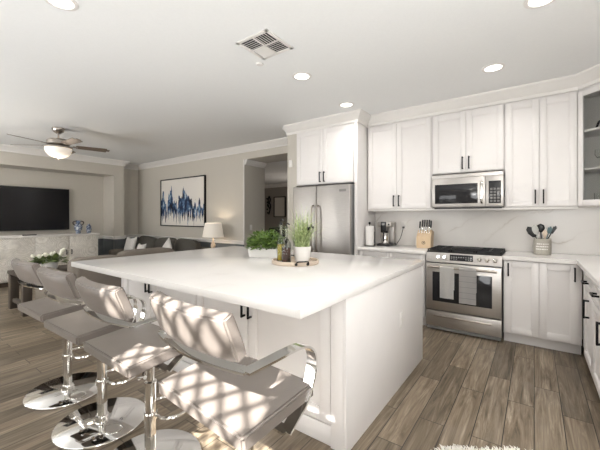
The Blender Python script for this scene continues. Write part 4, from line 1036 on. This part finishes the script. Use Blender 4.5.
b = new(); box(b, -.163, .163, -.003, .003, .552, .556); box(b, -.003, .003, -.163, .163, .552, .556); cyl(b, (0, 0, .41), (0, 0, .555), .003, 6); obj('harp', b, 'nickel', t)
pl = bpy.data.lights.new('table_lamp_bulb', 'POINT'); pl.energy = 5; pl.shadow_soft_size = .05; pl.color = (1, .84, .66)
po = bpy.data.objects.new('table_lamp_bulb', pl); C.objects.link(po); po.location = (-5.30, 4.28, .6355 + .46)
# wooden table with tulips behind the far stool
t = thing('console_table', 'greyed wooden table with thick legs behind the farthest stool', 'table', (-5.80, 1.70, 0))
b = new(); box(b, -.36, .36, -.42, .42, .50, .545, .005); obj('tabletop', b, 'wooddk2', t)
for x in (-.30, .30):
    for y in (-.36, .36): b = new(); box(b, x - .05, x + .05, y - .05, y + .05, 0, .4995, .005); obj('leg', b, 'wooddk2', t)
for y in (-.36, .36): b = new(); box(b, -.249, .249, y - .025, y + .025, .10, .15, .003); obj('stretcher', b, 'wooddk2', t)
t = thing('flower_arrangement', 'cream tulips in a white faceted pot on the wooden table', 'flowers', (-5.64, 1.64, .5455))
b = new(); lathe(b, [(0, 0), (.07, 0), (.09, .04), (.10, .10), (.085, .15), (.078, .15), (.09, .10), (.06, .012), (0, .01)], 10); obj('pot', b, 'white', t, 10)
b = new(); leafy(b, (0, 0, 0), 80, (.16, .16), 21, .10, .20, .10); obj('foliage', b, 'tulipleaf', t, 80)
r2 = random.Random(9)
for i in range(9):
    a = i * 2.4; rr = .04 + .17 * math.sqrt((i + .3) / 9); x, y, z = rr * math.cos(a), rr * math.sin(a), .235 + r2.uniform(-.03, .05)
    b = new(); lathe(b, [(0, -.028), (.018, -.022), (.026, 0), (.022, .024), (.01, .036), (.007, .032), (0, .024)], 10, Matrix.Translation((x, y, z)) @ Matrix.Rotation(.5, 4, Vector((-y, x, 0.001)))); fl = obj('tulip', b, 'petal', t)
    b = new(); tube(b, catmull([(x * .15, y * .15, .12), (x * .5, y * .5, .18), (x * .97, y * .97, z - .028)], 4), .004, 6, (.3, .9, .1)); obj('stem', b, 'tulipleaf', fl)

# ================================================================ hall beyond
t = thing('wall_art', 'framed art print on the far wall seen through the hall opening', 'picture', (-7.43, 8.997, 1.68))
b = new(); box(b, -.24, .24, -.02, -.004, -.34, .34); obj('print', b, 'frost', t)
b = new()
for (a, c, e, f) in ((-.27, -.24, -.37, .37), (.24, .27, -.37, .37), (-.27, .27, .34, .37), (-.27, .27, -.37, -.34)): box(b, a, c, -.04, 0, e, f, .002)
obj('frame', b, 'black', t)
b = new(); r2 = random.Random(4)
for s in (0, 1):
    tube(b, catmull([(-.02, -.02, -.34), (.05, -.03, -.15), (-.07 + .14 * s, -.03, .0), (.06 - .1 * s, -.03, .17), (0, -.02, .34)], 6), .022, 8, (0, 1, 0))
for k in range(5): lathe(b, [(0, 0), (.035, .004), (.03, .02), (0, .024)], 12, Matrix.Translation((r2.uniform(-.1, .1), -.03, -.28 + k * .13)) @ Matrix.Rotation(R(90), 4, 'X'))
o = obj('wall_sculpture', b, 'black'); o.location = (-7.93, 8.996, 1.75); tag(o, 'dark twisting metal sculpture on the far hall wall left of the print', 'sculpture')
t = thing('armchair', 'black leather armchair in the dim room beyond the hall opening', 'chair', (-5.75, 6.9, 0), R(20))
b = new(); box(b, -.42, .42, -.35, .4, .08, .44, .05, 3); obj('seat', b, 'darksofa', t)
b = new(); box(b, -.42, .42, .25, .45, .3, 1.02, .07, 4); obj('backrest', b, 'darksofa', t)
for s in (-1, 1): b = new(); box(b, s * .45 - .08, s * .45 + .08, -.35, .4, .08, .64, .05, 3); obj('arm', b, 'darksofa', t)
for x in (-.38, .38):
    for y in (-.28, .34): b = new(); cyl(b, (x, y, 0), (x, y, .09), .02, 10); obj('foot', b, 'darkwood', t)

# ================================================================ wall and ceiling fittings
t = thing('light_switch', 'white light switch plate on the jamb of the hall opening', 'switch', (OPL + .0005, 4.78, 1.10), R(90)); outlet(t, False)
t = thing('motion_sensor', 'small white sensor box high on the narrow wall left of the refrigerator', 'sensor', (-3.075, STF - .0005, 2.15))
b = new(); box(b, -.03, .03, -.03, 0, -.055, .055, .008, 3); obj('casing', b, 'trim', t); b = new(); box(b, -.018, .018, -.0325, -.029, -.03, .01, .003); obj('lens', b, 'white', t)
lights = [(-1.894, 2.64, 'recessed ceiling light above the island between the vent and the refrigerator'), (-1.92, 3.64, 'recessed ceiling light in front of the refrigerator cabinet'), (-.315, 3.56, 'recessed ceiling light above the range side of the kitchen'), (.04, 2.62, 'recessed ceiling light cut by the top edge right of centre'), (-2.52, .79, 'recessed ceiling light cut by the top edge above the stools')]
l0 = None
for x, y, lb in lights:
    if l0 is None:
        l0 = thing('recessed_light', lb, 'ceiling light', (x, y, CE), 0, 'recessed ceiling lights')
        b = new(); lathe(b, [(.072, -.001), (.098, -.001), (.097, -.006), (.078, -.011), (.072, -.008), (.072, -.001)], 36); obj('trim_ring', b, 'trim', l0)
        b = new(); lathe(b, [(0, -.004), (.0715, -.004), (.0715, -.001), (0, -.001)], 32); obj('lens', b, 'bulb', l0)
    else: copytree(l0, lb, (x, y, CE), 0)
    a_ = bpy.data.lights.new('downlight', 'AREA'); a_.shape = 'DISK'; a_.size = .14; a_.energy = 6; a_.color = (1, .97, .93); a_.spread = R(150)
    ao = bpy.data.objects.new('downlight', a_); C.objects.link(ao); ao.location = (x, y, CE - .02)
t = thing('air_vent', 'square white four-way ceiling air vent above the island', 'vent', (-1.80, 1.985, CE))
b = new(); S = .17
for (a, c, e, f) in ((-S, S, -S, -S + .03), (-S, S, S - .03, S), (-S, -S + .03, -S, S), (S - .03, S, -S, S)): box(b, a, c, e, f, -.010, -.0005, .003)
box(b, -.006, .006, -S, S, -.010, -.003); box(b, -S, S, -.006, .006, -.010, -.003); obj('frame', b, 'trim', t)
b = new(); box(b, -S + .03, S - .03, -S + .03, S - .03, -.002, -.0003); obj('backing', b, 'rubber', t)
for qx, qy in ((-1, -1), (1, -1), (-1, 1), (1, 1)):
    b = new(); al = qx == qy
    for k in range(5):
        o_ = .022 + k * .024
        mt = Matrix.Translation((qx * (o_ if not al else .073), qy * (o_ if al else .073), -.0075))
        tl = {(-1, -1): 28, (1, 1): 28, (1, -1): 28, (-1, 1): -28}[qx, qy]
        if al: box(b, -.064, .064, -.011, .011, -.0008, .0008, 0, 1, mt @ Matrix.Rotation(R(tl), 4, 'X'))
        else: box(b, -.011, .011, -.064, .064, -.0008, .0008, 0, 1, mt @ Matrix.Rotation(R(tl), 4, 'Y'))
    obj('louvers', b, 'trim', t)
b = new(); lathe(b, [(0, -.012), (.03, -.01), (.035, -.001), (0, -.001)], 20); o = obj('sprinkler_cap', b, 'trim'); o.location = (-2.06, 2.2, CE); tag(o, 'small round white sprinkler cap on the ceiling beside the vent', 'sprinkler')

# ================================================================ rug
b = new(); r2 = random.Random(31)
cxr, cyr, A_, B_ = -.056, 1.786, .36, .33
outl = []
for k in range(40):
    a = 2 * PI * k / 40; rr = (abs(math.cos(a)) ** 4 + abs(math.sin(a)) ** 4) ** -.25 + .02 * math.sin(7 * a)
    outl.append(Vector((A_ * rr * math.cos(a), B_ * rr * math.sin(a), 0)))
panelpts(b, [(p.x, p.y) for p in outl], .001, .012)
bk = obj('rug', b, 'fur'); tag(bk, 'fluffy ivory sheepskin rug on the floor right of the island', 'rug'); at(bk, (cxr, cyr, 0), R(33))
b = new()
for i in range(5200):
    a = r2.uniform(0, 2 * PI); q = math.sqrt(r2.random()); rr = ((abs(math.cos(a)) ** 4 + abs(math.sin(a)) ** 4) ** -.25 + .02 * math.sin(7 * a)) * q
    p = Vector((A_ * rr * math.cos(a), B_ * rr * math.sin(a), .011)); d = Vector((r2.uniform(-1, 1) + math.cos(a) * q, r2.uniform(-1, 1) + math.sin(a) * q, r2.uniform(.5, 1.2))).normalized()
    s = d.cross(Vector((0, 0, 1))); s = s.normalized() * .004 if s.length > 1e-4 else Vector((.004, 0, 0)); l = r2.uniform(.02, .045)
    v = [b.verts.new(p - s), b.verts.new(p + s), b.verts.new(p + d * l * .6 + s * .7), b.verts.new(p + d * l + Vector((0, 0, -l * .25))), b.verts.new(p + d * l * .6 - s * .7)]
    b.faces.new(v)
obj('wool_pile', b, 'fur', bk, 80)
